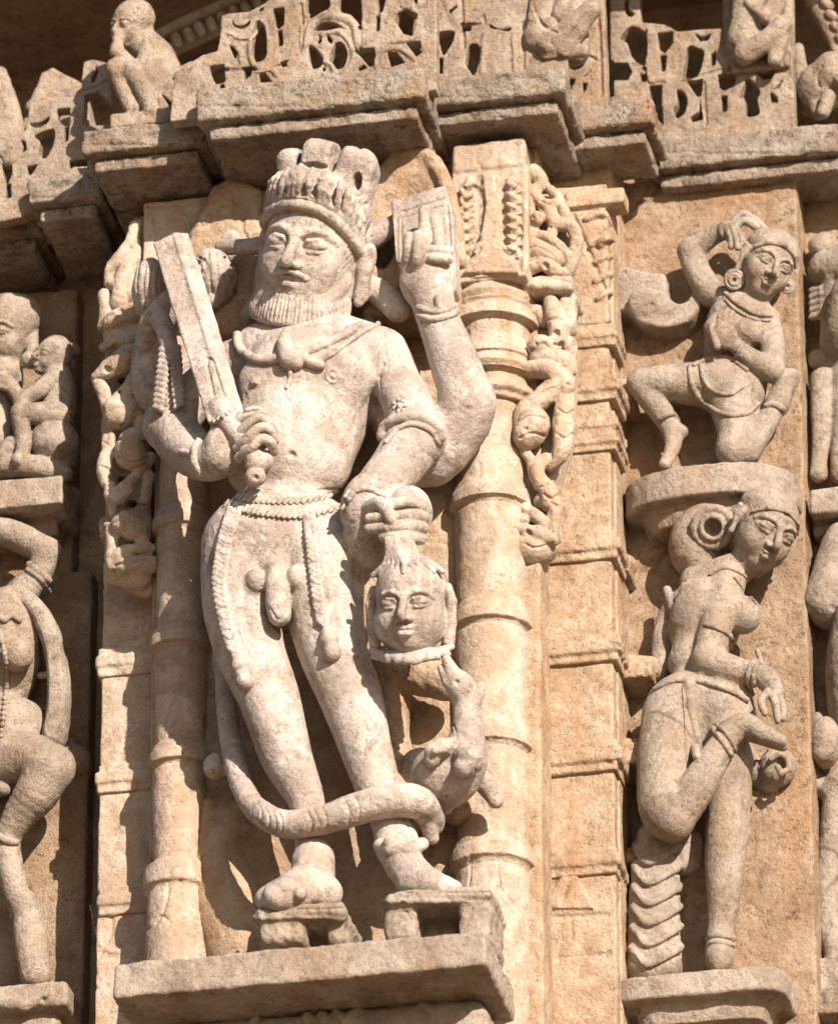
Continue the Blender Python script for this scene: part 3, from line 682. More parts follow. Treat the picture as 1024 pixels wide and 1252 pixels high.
# armlets and wristlet
f = own(165, 385, 560, 640, 30, 240, 1.3)
lay(f, [(468, 532), (474, 520), (488, 512), (506, 510), (522, 514), (534, 524), (538, 534)], 8, 1); lay(f, [(472, 540), (490, 522), (508, 519), (526, 526), (536, 542)], 3.5, 1)
for a in range(7): lay(f, [(488+7*math.cos(a*.9), 496+7*math.sin(a*.9)), (488.5+7*math.cos(a*.9), 496.5+7*math.sin(a*.9))], 3, 0)
lay(f, [(488, 496), (489, 497)], 4, 1)
f.mesh('armlet', M_STAT, statue, .5); f = own(165, 385, 560, 640, 30, 240, 1.3)
lay(f, [(244, 538), (238, 550), (238, 566), (246, 580)], 5, 1, bead=6); lay(f, [(222, 552), (234, 556), (240, 568), (243, 582)], 4, 0)
f.mesh('bracelet', M_STAT, statue, .5); f = own(165, 350, 580, 640, 30, 240, 1.3)
lay(f, [(512, 376), (524, 380), (540, 380), (556, 374)], 4.5, 0, bead=7); lay(f, [(510, 384), (528, 390), (550, 386), (558, 380)], 4, 0); lay(f, [(536, 366), (538, 378)], 6, 0)
f.mesh('bracelet', M_STAT, statue, .5); f = own(165, 385, 560, 640, 30, 240, 1.3)
lay(f, [(426, 612), (436, 600), (452, 598), (468, 606)], 4, 0, bead=6)
f.mesh('bracelet', M_STAT, statue, .5)
# rope belt with two beaded tassels
f = own(225, 585, 460, 850, 40, 230, 1.2)
for (p, q, ph) in (([(271, 604), (300, 609), (336, 612), (380, 611), (424, 604)], 5.0, 0), ([(273, 614), (300, 622), (336, 628), (376, 629), (420, 619)], 5.5, .5)):
    pp = SB.path(curve(p), 4.0)
    for c in pp:
        a_ = SB.on(c[0], c[1], 2.6); f.cap(a_+np.array([-2.2, 0, -3.2]), a_+np.array([2.6, 0, 3.2]), 2.7, 2.7, .3)
belt = f.mesh('belt', M_STAT, statue, .2)
def tassel(uv, end, r):
    f = own(250, 600, 440, 860, 30, 240, 1.2)
    pp = SB.path(curve(uv), 6.2)
    for i, c in enumerate(pp):
        for s_ in (-1, 1): f.limb([(c[0]+s_*r*.65-1, c[1]-2.6, SB.on(c[0], c[1], 3)[1], r*.50), (c[0]+s_*r*.2+1, c[1]+2.6, SB.on(c[0], c[1], 4)[1], r*.45)], .5)
    e0, e1 = end; a_, b_ = SB.on(*e0, 4), SB.on(*e1, 4)
    for i in range(4): q = a_+(b_-a_)*i/3; f.cap(q, q+1e-3, 9+(i % 2)*2, 9+(i % 2)*2, 2)
    f.mesh('tassel', M_STAT, belt, .4)
tassel([(288, 626), (280, 652), (274, 680), (270, 717), (277, 760), (288, 795)], ((291, 804), (299, 834)), 9.5)
tassel([(378, 631), (382, 660), (386, 696), (391, 738), (396, 762)], ((401, 774), (406, 798)), 8)
# sword: blade with two facets and a fuller, grip end with pommel
f = own(180, 270, 350, 610, 40, 260, 1.3)
SWA, SWB = A(208, 292, 130), A(276, 512, 196)
e = SWB-SWA; L_ = np.linalg.norm(e); e = e/L_; sd_ = np.cross(e, BX); sd_ = sd_/np.linalg.norm(sd_)
if sd_@RX < 0: sd_ = -sd_
nn = np.cross(sd_, e); nn = nn if nn@BX > 0 else -nn
for (off, tilt, hw) in ((-4, 9, 17.5), (12, -28, 11)):
    a_ = radians(tilt); s2 = cos(a_)*sd_+sin(a_)*nn; n2 = -sin(a_)*sd_+cos(a_)*nn
    f.boxp((SWA+SWB)/2+sd_*off, (hw, 7, L_/2), np.array([s2, n2, e]), 3, 2)
f.groove([(264, 496), (258, 470), (253, 446), (254, 439), (260, 442), (266, 462), (274, 484), (282, 492)], 2.2)
f.limb([(270, 500, 190, 16), (282, 520, 196, 13), (300, 545, 196, 11), (312, 562, 196, 12)], 4)
f.ell(317, 567, 194, 18, 13, 15, -20, k=3); f.ell(312, 584, 196, 13, 12, 12, k=3); f.dot(313, 584, 3.6, 1, 'sub')
for i in range(6): f.dot(262+i*5, 516-i*3.4, 3.2, 1, off=1)
f.mesh('sword', M_STAT, statue, .9)
# two headed drum with a hanging flower, in the raised right hand
f = own(155, 285, 320, 410, 10, 130, 1.3)
f.ell(182, 352, 92, 21, 38, 26, 4, k=6); f.ell(262, 338, 66, 28, 36, 26, -16, k=6); f.limb([(190, 350, 74, 18), (250, 342, 70, 18)], 8)
for u in (170, 178, 188, 196): f.groove([(u, 322), (u-3, 350), (u+1, 384)], 1.8)
for u in (244, 254, 264, 274, 282): f.groove([(u, 306), (u+2, 335), (u+6, 366)], 2.0)
f.groove([(236, 326), (248, 318), (252, 330), (242, 338)], 3); f.dot(240, 322, 5, 1, 'sub'); f.dot(243, 334, 4, 1, 'sub')
f.line([(258, 366), (270, 382), (284, 394), (296, 398)], 9, 3, off=-2)
for a in range(8): f.dot(293+9*math.cos(a*.785), 380+10*math.sin(a*.785), 4.6, 1, off=2)
f.dot(293, 380, 5.5, 1, off=3)
f.mesh('drum', M_STAT, statue, 1.1)
# twisted strap hanging from that arm
f = own(160, 350, 240, 515, 10, 165, 1.3)
f.limb(smoothpts([(206, 360, 98, 8), (192, 378, 96, 9), (182, 392, 88, 10), (178, 420, 70, 9)]), 3); f.limb([(192, 384, 98, 12), (202, 402, 112, 12), (207, 424, 122, 11)], 4)
for i in range(11):
    t = i/10; f.limb([(203-8*t-5, 428+70*t, 126+10*t, 4.6), (203-8*t+3, 431+70*t, 130+10*t, 4.6)], .5); f.limb([(212+5*t-2, 430+68*t, 130+10*t, 4.2), (212+5*t+5, 426+68*t, 123+10*t, 5.4)], 1)
f.limb([(205, 424, 112, 9), (208, 496, 122, 10)], 1)
f.mesh('strap', M_STAT, statue, .6)
# tablet held in the raised left hand
f = own(465, 180, 575, 400, 20, 150, 1.4)
pl = [(480, 252), (547, 232), (556, 270), (560, 330), (560, 360), (540, 380), (505, 372), (486, 322)]
f.poly(pl, 104, 14, 3, 3); f.groove([(485, 318), (485, 262), (546, 242), (550, 300)], 1.7, smooth=False); f.groove([(490, 300), (490, 268), (540, 252)], 1.2, smooth=False)
f.mesh('tablet', M_STAT, statue, .9)
# severed head, hanging by its hair from the left hand
f = own(445, 655, 570, 825, 90, 250, 1.1)
VM = rotm(roll=-3, yaw=-12, pitch=4); VO = A(502, 744, 176); VS = 56.0
face(f, VO, VM, VS, smile=.5, jaw=1.12)
f.lell(VO, VM, VS, (0, -.35, .05), (.76, .58, .62), .2); f.lell(VO, VM, VS, (0, .55, -.1), (.70, .55, .7), .2)
for g in (-1, 1): f.ltube(VO, VM, VS, [(.80*g, .42, -.05, .10), (.88*g, .1, -.05, .11), (.86*g, -.35, .0, .11), (.80*g, -.75, .02, .13)], .05)
f.mesh('severed_head', M_STAT, statue, .55); vh = bpy.data.objects['severed_head']
f = own(445, 650, 570, 760, 90, 250, 1.1)
for i in range(9):
    x = (i-4)/4; f.ltube(VO, VM, VS, [(-.22+x*.20, 1.48, .20, .065), (-.16+x*.24, 1.18, .30-.1*abs(x), .07), (x*.48, .94, .50-.3*abs(x), .075), (x*.76, .74, .58-.42*abs(x), .065)], .03)
f.lell(VO, VM, VS, (-.08, 1.05, -.02), (.30, .5, .25), .15)
f.mesh('hair', M_STAT, vh, .5)
f = own(445, 770, 570, 825, 90, 250, 1.1)
f.ltube(VO, VM, VS, [(.86*t, -.86-.22*(1-t*t), .10+.48*(1-t*t), .085) for t in np.linspace(-1, 1, 9)], .03)
for t in np.linspace(-.92, .85, 9): f.ltube(VO, VM, VS, [(.86*t, -.95-.20*(1-t*t)+rng.uniform(-.03, .03), .13+.48*(1-t*t), .08), (.86*t+.09, -.96-.20*(1-t*t)+rng.uniform(-.03, .03), .13+.48*(1-t*t), .07)], .06)
f.lell(VO, VM, VS, (0, -.98, .05), (.72, .18, .48), .06)
f.mesh('collar', M_STAT, vh, .4)
# hound leaping up to the head
f = own(455, 790, 630, 1010, -5, 210, 1.4)
f.limb([(555, 828, 158, 11), (546, 807, 168, 6)], 3); f.limb([(548, 834, 156, 8), (538, 816, 164, 4)], 2); f.ell(563, 840, 148, 17, 20, 17, -20, k=4); f.ell(583, 850, 142, 8, 17, 8, 24, k=1.5); f.groove([(574, 838), (578, 850), (577, 866)], 1.8); f.dot(558, 834, 3.2, 1, 'sub'); f.dot(558, 834, 2.2, .5, off=-2)
f.limb([(568, 852, 138, 16), (571, 872, 134, 17), (571, 900, 132, 21), (566, 930, 126, 29)], 6); f.ell(546, 946, 112, 44, 38, 40, -14, k=8); f.limb([(548, 968, 100, 24), (544, 986, 84, 10)], 8)
f.limb([(566, 922, 152, 13), (576, 930, 158, 15), (566, 938, 160, 12)], 3); f.limb([(558, 912, 148, 11), (540, 914, 160, 11), (530, 920, 162, 11), (528, 928, 158, 10)], 2.5)
for i in range(3): f.dot(532+i*6, 918-i*1, 5, 1.5, off=0)
f.limb([(585, 950, 90, 13), (600, 968, 80, 12), (606, 980, 78, 9)], 4); f.groove([(553, 932), (553, 918), (560, 910)], 2); f.dot(545, 974, 2.6, 1, 'sub')
f.limb([(515, 940, 40, 26), (500, 965, 20, 24)], 6)
f.groove([(552, 880), (558, 900), (556, 916)], 1.8); f.groove([(582, 905), (586, 925), (580, 944)], 1.8); f.mesh('hound', M_STAT, statue, .7, .5)
# stone backing left behind the lower limbs
f = own(430, 780, 560, 1010, -10, 110, 1.8)
f.limb([(478, 812, 40, 30), (476, 880, 30, 24), (482, 950, 30, 26), (490, 1000, 30, 28)], 10); f.limb([(470, 815, 44, 26), (545, 835, 52, 22)], 8); f.limb([(505, 940, 24, 20), (560, 985, 30, 24)], 8)
f.mesh('backing_strut', M_WALL, statue, 1.6)
# long garland falling to the shins
f = own(225, 700, 575, 1050, -5, 200, 1.6)
GL = [(266, 720, 40, 11), (272, 800, 44, 12), (279, 880, 52, 12), (290, 940, 74, 13), (309, 984, 110, 14), (345, 1007, 138, 16), (392, 1003, 146, 17), (440, 988, 148, 18.5), (484, 978, 150, 19.5), (513, 982, 138, 18), (529, 998, 112, 12), (532, 1012, 96, 8)]
f.limb(smoothpts(GL, 6), 3)
for (u, v) in ((316, 992), (326, 1000), (334, 1004), (342, 1006), (378, 1006), (386, 1004), (396, 1002), (424, 992), (436, 988), (280, 880), (283, 900), (286, 920), (290, 938), (294, 950)):
    f.groove([(u-3, v-15), (u+3, v), (u+2, v+16)] if v > 960 else [(u-10, v-3), (u, v+1), (u+10, v-2)], 1.3)
f.limb([(508, 985, 130, 13), (522, 1004, 116, 11), (527, 1024, 102, 9)], 4); f.ell(263, 937, 40, 15, 16, 16, k=2); f.limb([(270, 937, 30, 10), (290, 940, 50, 9)], 3)
f.mesh('garland', M_STAT, statue, .9)
# raised wooden-style sandals
def sandal(u0, u1, v, h0, h1, blocks, vb):
    f = own(u0-12, v-20, u1+12, vb+22, h0, h1+16, 1.4); f.box(u0, v-10, u1, v+9, h0, h1, 9, 3); f.groove([(u0, v-2), (u1, v-3)], 1.6); f.line([(u0, v+8), (u1, v+8)], 2.5, 2, smooth=False)
    for a, b, bh in blocks: f.box(a, v+4, b, vb, h0+6, h1-bh, 9, 5)
    f.mesh('sandal', M_FIG, statue, 2.4)
sandal(312, 420, 1114, 70, 186, [(317, 370, 6), (400, 420, 20), (372, 400, 70)], 1152)
sandal(468, 598, 1094, 60, 168, [(468, 508, 8), (558, 598, 6), (508, 558, 60)], 1150)
# lotus slab under the feet
f = own(110, 1120, 630, 1330, -60, 205, 2.0)
f.poly([(136, 1176), (600, 1134), (602, 1182), (136, 1222)], 150, 1, 2, 2) if False else f.box(138, 1157, 594, 1200, -40, 192, 5)
f.mesh('plinth', M_FIG, statue, 1.8)
f = own(110, 1180, 630, 1400, -60, 190, 2.0)
zt = A(366, 1200, 192)[2]; c = A(366, 1200, 192)
f.boxp(np.array([c[0], 30, zt-34]), (205, 84, 36), I3, 24)
for (a, b, cc) in ((200, 300, 70), (310, 420, 70), (420, 540, 80)):
    f.line([(a, 1250), ((a+b)/2-20, 1222), ((a+b)/2+20, 1222), (b, 1246)], 5, 3, off=-1)
f.line([(372, 1206), (382, 1226), (396, 1246)], 6, 3); f.line([(392, 1204), (386, 1226), (374, 1246)], 6, 3)
f.mesh('lotus_base', M_FIG, statue, 1.2)
# leaf shaped pieces of the backing behind the head
f = own(225, 175, 345, 420, -6, 50, 1.8)
f.poly([(232, 330), (236, 296), (250, 262), (264, 238), (284, 227), (304, 232), (322, 240), (330, 420), (240, 420)], 22, 26, 12, 4); f.line([(236, 300), (252, 262), (268, 238), (286, 230)], 5, 4); f.groove([(300, 262), (296, 276), (302, 292)], 2)
f.mesh('backing_leaf', M_WALL, statue, 1.6)
f = own(440, 160, 590, 600, -6, 106, 1.8)
f.poly([(452, 236), (474, 214), (494, 190), (512, 183), (528, 192), (544, 216), (556, 262), (564, 330), (566, 400), (450, 400)], 36, 40, 12, 4)
f.ell(494, 236, 84, 26, 32, 16, 30, k=8, op='sub'); f.ell(468, 306, 70, 14, 26, 40, 0, k=6, op='sub'); f.limb([(510, 186, 72, 8), (530, 198, 74, 10), (549, 240, 78, 11), (560, 320, 76, 11)], 6)
f.mesh('backing_leaf', M_WALL, statue, 1.6)
del SB, f
# ------------------------------------------------------------------ dancing woman, upper right
Hd = H_DAN
t = thing('dancer_statue', 'dancing marble woman with arm arched over her head and a bent raised knee', 'statue', (880, 560, Hd))
f = F(745, 245, 990, 570, Hd-5, Hd+105, 1.25)
DM = rotm(roll=27, yaw=14, pitch=4); DO = A(938, 325, Hd+58); DS = 43.0
f.ell(902, 392, Hd+40, 40, 34, 30, -10); f.limb([(874, 362, Hd+36, 16), (905, 372, Hd+40, 20), (936, 388, Hd+36, 15)], 8); f.limb([(925, 362, Hd+44, 17), (932, 345, Hd+50, 15)], 5)
f.ell(893, 425, Hd+42, 34, 30, 28, -6, k=10); f.ell(916, 406, Hd+58, 20, 18, 16, k=6); f.ell(876, 402, Hd+56, 17, 16, 14, k=6)
f.limb([(868, 358, Hd+36, 18), (852, 332, Hd+38, 17), (844, 308, Hd+40, 16)], 6); f.limb([(844, 306, Hd+40, 16), (868, 290, Hd+46, 13), (888, 281, Hd+52, 10.5)], 5)
f.limb([(888, 281, Hd+52, 11), (896, 290, Hd+56, 10)], 3); fingers(f, [[(892, 278, Hd+52, 6), (900, 268, Hd+52, 5.5), (908, 262, Hd+52, 5.5), (922, 270, Hd+54, 5.5), (934, 280, Hd+56, 5)],
   [(896, 282, Hd+56, 5.5), (908, 270, Hd+58, 5.5), (924, 278, Hd+58, 5)], [(888, 278, Hd+60, 4.2), (892, 290, Hd+64, 4), (893, 302, Hd+64, 4)], [(893, 276, Hd+62, 4.2), (899, 290, Hd+66, 4), (901, 303, Hd+66, 4)], [(898, 278, Hd+62, 4), (906, 292, Hd+66, 4), (907, 304, Hd+64, 3.5)]])
f.limb([(938, 394, Hd+36, 15), (944, 424, Hd+44, 15.5), (942, 452, Hd+54, 16)], 6); f.limb([(942, 452, Hd+54, 16), (920, 440, Hd+66, 13), (900, 424, Hd+74, 10)], 5)
f.ell(886, 410, Hd+87, 15, 18, 8, -20, k=4); fingers(f, [[(882, 404, Hd+89, 4.7), (880, 388, Hd+91, 4.4), (884, 381, Hd+90, 3.6)], [(887, 404, Hd+91, 4.9), (886, 387, Hd+93, 4.7), (889, 379, Hd+91, 3.6)], [(892, 404, Hd+91, 4.7), (892, 388, Hd+93, 4.4), (894, 382, Hd+91, 3.6)], [(876, 424, Hd+89, 5), (871, 408, Hd+91, 4.6), (870, 398, Hd+89, 4.4)]], 1)
f.ell(888, 472, Hd+40, 46, 36, 36, 14, k=8); f.ell(896, 482, Hd+48, 38, 30, 30, 0, k=8)
f.limb([(868, 470, Hd+44, 30), (820, 468, Hd+58, 24), (784, 468, Hd+62, 18)], 8); f.limb([(783, 470, Hd+62, 18), (800, 492, Hd+54, 17), (814, 514, Hd+46, 13.5), (820, 528, Hd+44, 11)], 5)
f.limb([(822, 526, Hd+44, 13), (822, 546, Hd+52, 10), (812, 568, Hd+66, 8)], 5); f.limb([(826, 532, Hd+40, 11), (832, 528, Hd+38, 9)], 4)
f.limb([(896, 492, Hd+44, 32), (900, 524, Hd+56, 25), (896, 550, Hd+62, 22)], 8); f.limb([(912, 552, Hd+56, 17), (930, 525, Hd+48, 16), (946, 500, Hd+42, 13), (952, 490, Hd+40, 12)], 5)
f.limb([(950, 494, Hd+40, 15), (958, 474, Hd+40, 14), (966, 462, Hd+40, 12)], 5)
face(f, DO, DM, DS, smile=1.2, lips=.85, slit=.05); ear(f, DO, DM, DS, -1, -.5)
f.mesh('body', M_FIG, t, .6); SB = f
f = F(860, 250, 985, 460, Hd, Hd+110, 1.2)
f.lell(DO, DM, DS, (0, .52, -.22), (.80, .62, .80), .1); f.lell(DO, DM, DS, (.05, .1, -.55), (.75, .7, .5), .1); f.ltube(DO, DM, DS, [(-.66, .30, .3, .07), (-.45, .55, .52, .07), (0, .68, .64, .07), (.45, .55, .52, .07), (.66, .3, .3, .07)], .04)
f.mesh('hair', M_FIG, t, .5)
def disc(name, u, v, h, r, mat, par, hole=.35, M=None, fl=.5):
    f = F(u-r-6, v-r-6, u+r+6, v+r+6, h-r, h+r, 1.1); M = rotm() if M is None else M; o = A(u, v, h)
    f.lell(o, M, r, (0, 0, 0), (1, 1, fl), .02); f.ltube(o, M, r, [(math.cos(a)*.8, math.sin(a)*.8, fl*.5, .18) for a in np.linspace(0, 2*pi, 15)], .04); f.ltube(o, M, r, [(math.cos(a)*.48, math.sin(a)*.48, fl*.8, .13) for a in np.linspace(0, 2*pi, 13)], .03)
    if hole: f.ltube(o, M, r, [(0, 0, .3, hole), (0, 0, 2, hole)], .03, 'sub')
    return f.mesh(name, mat, par, .4)
disc('earring', 897, 342, Hd+66, 14, M_FIG, t, .16); disc('earring', 962, 350, Hd+44, 10, M_FIG, t, .16)
f = F(840, 350, 985, 560, Hd, Hd+120, 1.2)
lay(f, [(886, 358), (900, 370), (920, 382), (942, 386)], 3, 1); lay(f, [(884, 364), (898, 378), (920, 390), (940, 392)], 2.2, 1, bead=4)
f.mesh('necklace', M_FIG, t, .4)
f = F(780, 400, 985, 560, Hd-2, Hd+120, 1.2)
for pth, r in (([(842, 448), (846, 472), (860, 492), (884, 506), (910, 506), (926, 494)], 3.2), ([(856, 446), (860, 464), (872, 478), (892, 482), (908, 472)], 2.6), ([(848, 446), (870, 438), (892, 438), (912, 452)], 3.2)): lay(f, pth, r, .5)
f.mesh('skirt_hem', M_FIG, t, .4)
for nm, pth, r in (('anklet', [(805, 512), (816, 506), (828, 506)], 4), ('anklet', [(936, 496), (946, 494), (956, 500)], 4), ('bracelet', [(898, 440), (902, 428), (908, 420)], 2.6), ('bracelet', [(884, 292), (880, 280), (883, 272)], 2.6)):
    f = F(pth[0][0]-40, 250, pth[-1][0]+40, 560, Hd-2, Hd+120, 1.2); lay(f, pth, r, .5); f.mesh(nm, M_FIG, t, .4)
f = F(745, 330, 870, 440, Hd-5, Hd+70, 1.3)
f.poly(round_hole([(756, 338), (800, 344), (816, 346), (818, 360), (821, 374), (832, 381), (844, 377), (853, 362), (862, 368), (858, 388), (842, 404), (814, 411), (788, 405), (768, 390), (756, 388)]), Hd+14, 24, 5, 3); f.ell(792, 372, Hd+40, 26, 20, 8, 20, k=8); f.mesh('scarf', M_FIG, t, .9)
tag(None or thing('carved_ledge', 'rounded marble plinth under the dancing woman', 'plinth', (860, 640, Hd), 'plinths under the wall figures'), 'rounded marble plinth under the dancing woman', 'plinth')
led = bpy.context.scene.objects['carved_ledge']
def oval_ledge(par, u, v, wu, dep, thick, h, mat=M_FIG, under=True, name='slab', ex=2.6):
    f = F(u-wu-10, v-20, u+wu+10, v+thick+60, h-5, h+dep+14, 1.7); c = A(u, v, h+dep); xr = A(u+wu, v, h+dep)[0]-c[0]
    g = f.sub_grid(f.lo, f.hi); sl, x, hh, z = g; zt = A(u, v, h+dep)[2]; zb = zt-thick/.88
    k = (np.abs((x-c[0])/xr)**ex+np.clip((hh-h)/dep, 0, 9)**ex)**(1/ex); d = (k-1)*min(xr, dep)*.8
    D = np.maximum(d, np.maximum(z-zt, zb-z)); f.op(sl, (np.sqrt(np.maximum(d+4, 0)**2+np.maximum(np.maximum(z-zt, zb-z)+4, 0)**2)+np.minimum(np.maximum(d+4, np.maximum(z-zt, zb-z)+4), 0)-4).astype(np.float32), 0, 'add')
    if under:
        d2 = (k-.80)*min(xr, dep)*.8+np.clip((zb-z)*.25, 0, 40); f.op(sl, np.maximum(d2, np.maximum(z-zb-3, zb-24-z)).astype(np.float32), 3, 'add')
    return f.mesh(name, mat, par, 1.1)
oval_ledge(led, 858, 566, 108, 84, 38, Hd-4)
# ------------------------------------------------------------------ woman drawing a thorn from her foot, lower right
t = thing('thorn_lady_statue', 'marble woman with big bun and ring earring drawing a thorn from her lifted foot', 'statue', (870, 1180, Hd))
f = F(755, 590, 985, 1190, Hd-5, Hd+125, 1.35)
LM = rotm(roll=27, yaw=24, pitch=0); LO = A(934, 649, Hd+68); LS = 51.0
face(f, LO, LM, LS, smile=.8, lips=.85); ear(f, LO, LM, LS, -1, -.35)
f.limb([(908, 690, Hd+56, 20), (885, 706, Hd+50, 24)], 8)
f.ell(862, 760, Hd+44, 44, 56, 36, 12); f.ell(852, 810, Hd+42, 36, 36, 32, k=14); f.limb([(884, 704, Hd+56, 22), (850, 712, Hd+44, 20)], 10); f.ell(906, 752, Hd+56, 24, 24, 24, k=6)
f.limb([(890, 714, Hd+62, 21), (876, 760, Hd+72, 20), (866, 806, Hd+78, 20)], 7); f.limb([(866, 808, Hd+78, 20), (894, 818, Hd+82, 17), (920, 822, Hd+80, 13)], 6)
f.limb([(922, 822, Hd+80, 14), (938, 832, Hd+76, 14), (948, 848, Hd+70, 11)], 4); fingers(f, [[(950, 848, Hd+72, 5), (956, 864, Hd+70, 4.6), (957, 880, Hd+70, 4)], [(944, 850, Hd+78, 5), (948, 866, Hd+78, 4.6), (950, 882, Hd+76, 4)], [(938, 846, Hd+80, 5), (930, 858, Hd+82, 4.6), (934, 872, Hd+80, 4)]], 1)
f.limb([(842, 722, Hd+50, 10), (820, 745, Hd+34, 13), (810, 780, Hd+30, 13), (806, 822, Hd+30, 12)], 5); f.ell(842, 722, Hd+66, 12, 8, 7, 10, k=3); fingers(f, [[(836, 716, Hd+70, 4), (848, 718, Hd+74, 4), (852, 730, Hd+74, 3.5)], [(842, 712, Hd+70, 4), (856, 714, Hd+74, 4), (861, 730, Hd+74, 3.6)]], 1)
f.limb([(815, 722, Hd+40, 6), (828, 760, Hd+60, 6)], 2)
f.ell(846, 870, Hd+46, 58, 50, 42, 6, k=12); f.ell(885, 862, Hd+54, 34, 38, 32, k=10)
f.limb([(826, 880, Hd+54, 42), (816, 930, Hd+70, 37), (812, 985, Hd+86, 32), (820, 1004, Hd+88, 26)], 8)
f.limb([(822, 1004, Hd+88, 24), (848, 968, Hd+94, 23), (872, 928, Hd+98, 19), (890, 900, Hd+96, 14)], 6); f.limb([(892, 896, Hd+92, 17), (910, 886, Hd+94, 15), (934, 898, Hd+92, 11), (954, 906, Hd+90, 7)], 5); f.limb([(900, 890, Hd+84, 12), (956, 912, Hd+80, 7)], 4)
f.limb([(888, 880, Hd+46, 36), (890, 940, Hd+48, 30), (890, 990, Hd+48, 26), (886, 1050, Hd+48, 25), (884, 1100, Hd+48, 20), (880, 1142, Hd+48, 15)], 9); f.limb([(880, 1145, Hd+48, 16), (879, 1168, Hd+58, 17), (878, 1176, Hd+80, 14)], 4)
f.mesh('body', M_FIG, t, .6); SB = f
f = F(820, 585, 985, 720, Hd-2, Hd+125, 1.3); f.lell(LO, LM, LS, (0, .46, -.25), (.75, .58, .76), .1); f.lell(LO, LM, LS, (-.1, -.1, -.5), (.6, .75, .4), .1)
f.ltube(LO, LM, LS, [(-.66, .28, .3, .05), (-.45, .52, .52, .05), (0, .64, .64, .05), (.45, .52, .52, .05), (.66, .28, .3, .05)], .04)
f.ltube(LO, LM, LS, [(.60, .1, .1, .09), (.64, -.5, .1, .10), (.30, -1.0, .1, .09), (0, -1.1, .0, .07)], .06)
f.limb([(864, 640, Hd+34, 34), (852, 668, Hd+36, 36), (856, 690, Hd+34, 26)], 6); f.limb([(858, 618, Hd+48, 10), (848, 650, Hd+58, 10), (845, 680, Hd+56, 9)], 4); f.mesh('hair', M_FIG, t, .6)
disc('earring', 872, 645, Hd+66, 29, M_FIG, t, .38, rotm(yaw=-8, roll=0), .6)
f = F(800, 660, 985, 800, Hd-2, Hd+130, 1.2); lay(f, [(868, 702), (884, 694), (900, 698), (912, 706)], 2.6, .5); lay(f, [(898, 706), (910, 722), (926, 740)], 2.2, 1, bead=4); f.mesh('necklace', M_FIG, t, .4)
f = F(800, 740, 985, 860, Hd-2, Hd+130, 1.2); lay(f, [(862, 764), (876, 768), (890, 776), (898, 784)], 3, .5); f.mesh('armlet', M_FIG, t, .4)
f = F(880, 780, 985, 900, Hd-2, Hd+130, 1.2)
for d in (0, 7): lay(f, [(914+d, 838), (913+d, 826), (918+d, 812), (926+d, 808)], 3.2, .5)
f.mesh('bracelet', M_FIG, t, .4)
f = F(780, 800, 985, 990, Hd-2, Hd+130, 1.2); lay(f, [(800, 842), (826, 832), (860, 834), (896, 846), (912, 856)], 3.6, 1); lay(f, [(842, 838), (845, 870), (850, 900), (852, 926)], 8, -3, r1=6); lay(f, [(834, 838), (837, 880), (838, 925)], 1.6, .5); f.mesh('waist_sash', M_FIG, t, .5)
f = F(850, 870, 930, 960, Hd-2, Hd+140, 1.2); lay(f, [(870, 892), (878, 900), (886, 912), (894, 924)], 3.4, .5); lay(f, [(876, 886), (886, 895), (894, 907), (898, 917)], 3, .5); f.mesh('anklet', M_FIG, t, .4)
f = F(840, 1120, 930, 1180, Hd-2, Hd+140, 1.2); lay(f, [(862, 1146), (878, 1143), (896, 1147)], 4, .5); lay(f, [(862, 1153), (878, 1152), (896, 1156)], 3, .5); f.mesh('anklet', M_FIG, t, .4)
f = F(915, 900, 990, 975, Hd-5, Hd+60, 1.3); o = A(950, 938, Hd+18); f.ellp(o, (23, 24, 18), rotm(), 2); f.limb([(942, 928, Hd+40, 4), (952, 922, Hd+42, 4), (962, 928, Hd+40, 4), (964, 940, Hd+38, 4), (954, 946, Hd+40, 4), (950, 938, Hd+42, 4)], 2); f.limb([(925, 945, Hd+6, 16), (940, 955, Hd+4, 16)], 5)
tag(f.mesh('carved_knot', M_FIG, None, .9), 'small coiled scorpion like knot on the panel below the lifted foot', 'carving')
f = F(755, 1010, 870, 1190, Hd-5, Hd+80, 1.5); f.limb([(802, 1026, Hd+36, 24), (800, 1080, Hd+34, 30), (798, 1182, Hd+32, 34)], 5)
for i in range(6):
    v = 1046+i*25; f.line([(776-i*1, v-12), (788, v+8), (806, v+4), (832, v-14)], 4.5, 3, off=-1); f.groove([(772, v-4), (788, v+14), (806, v+10), (834, v-6)], 2)
f.limb([(836, 1030, Hd+6, 22), (838, 1055, Hd+4, 18)], 6); f.mesh('braided_stump', M_FIG, t, .9)
led = thing('carved_ledge', 'marble plinth under the feet of the thorn lady', 'plinth', (855, 1240, Hd), 'plinths under the wall figures')
oval_ledge(led, 852, 1186, 106, 92, 28, Hd-4, ex=7)
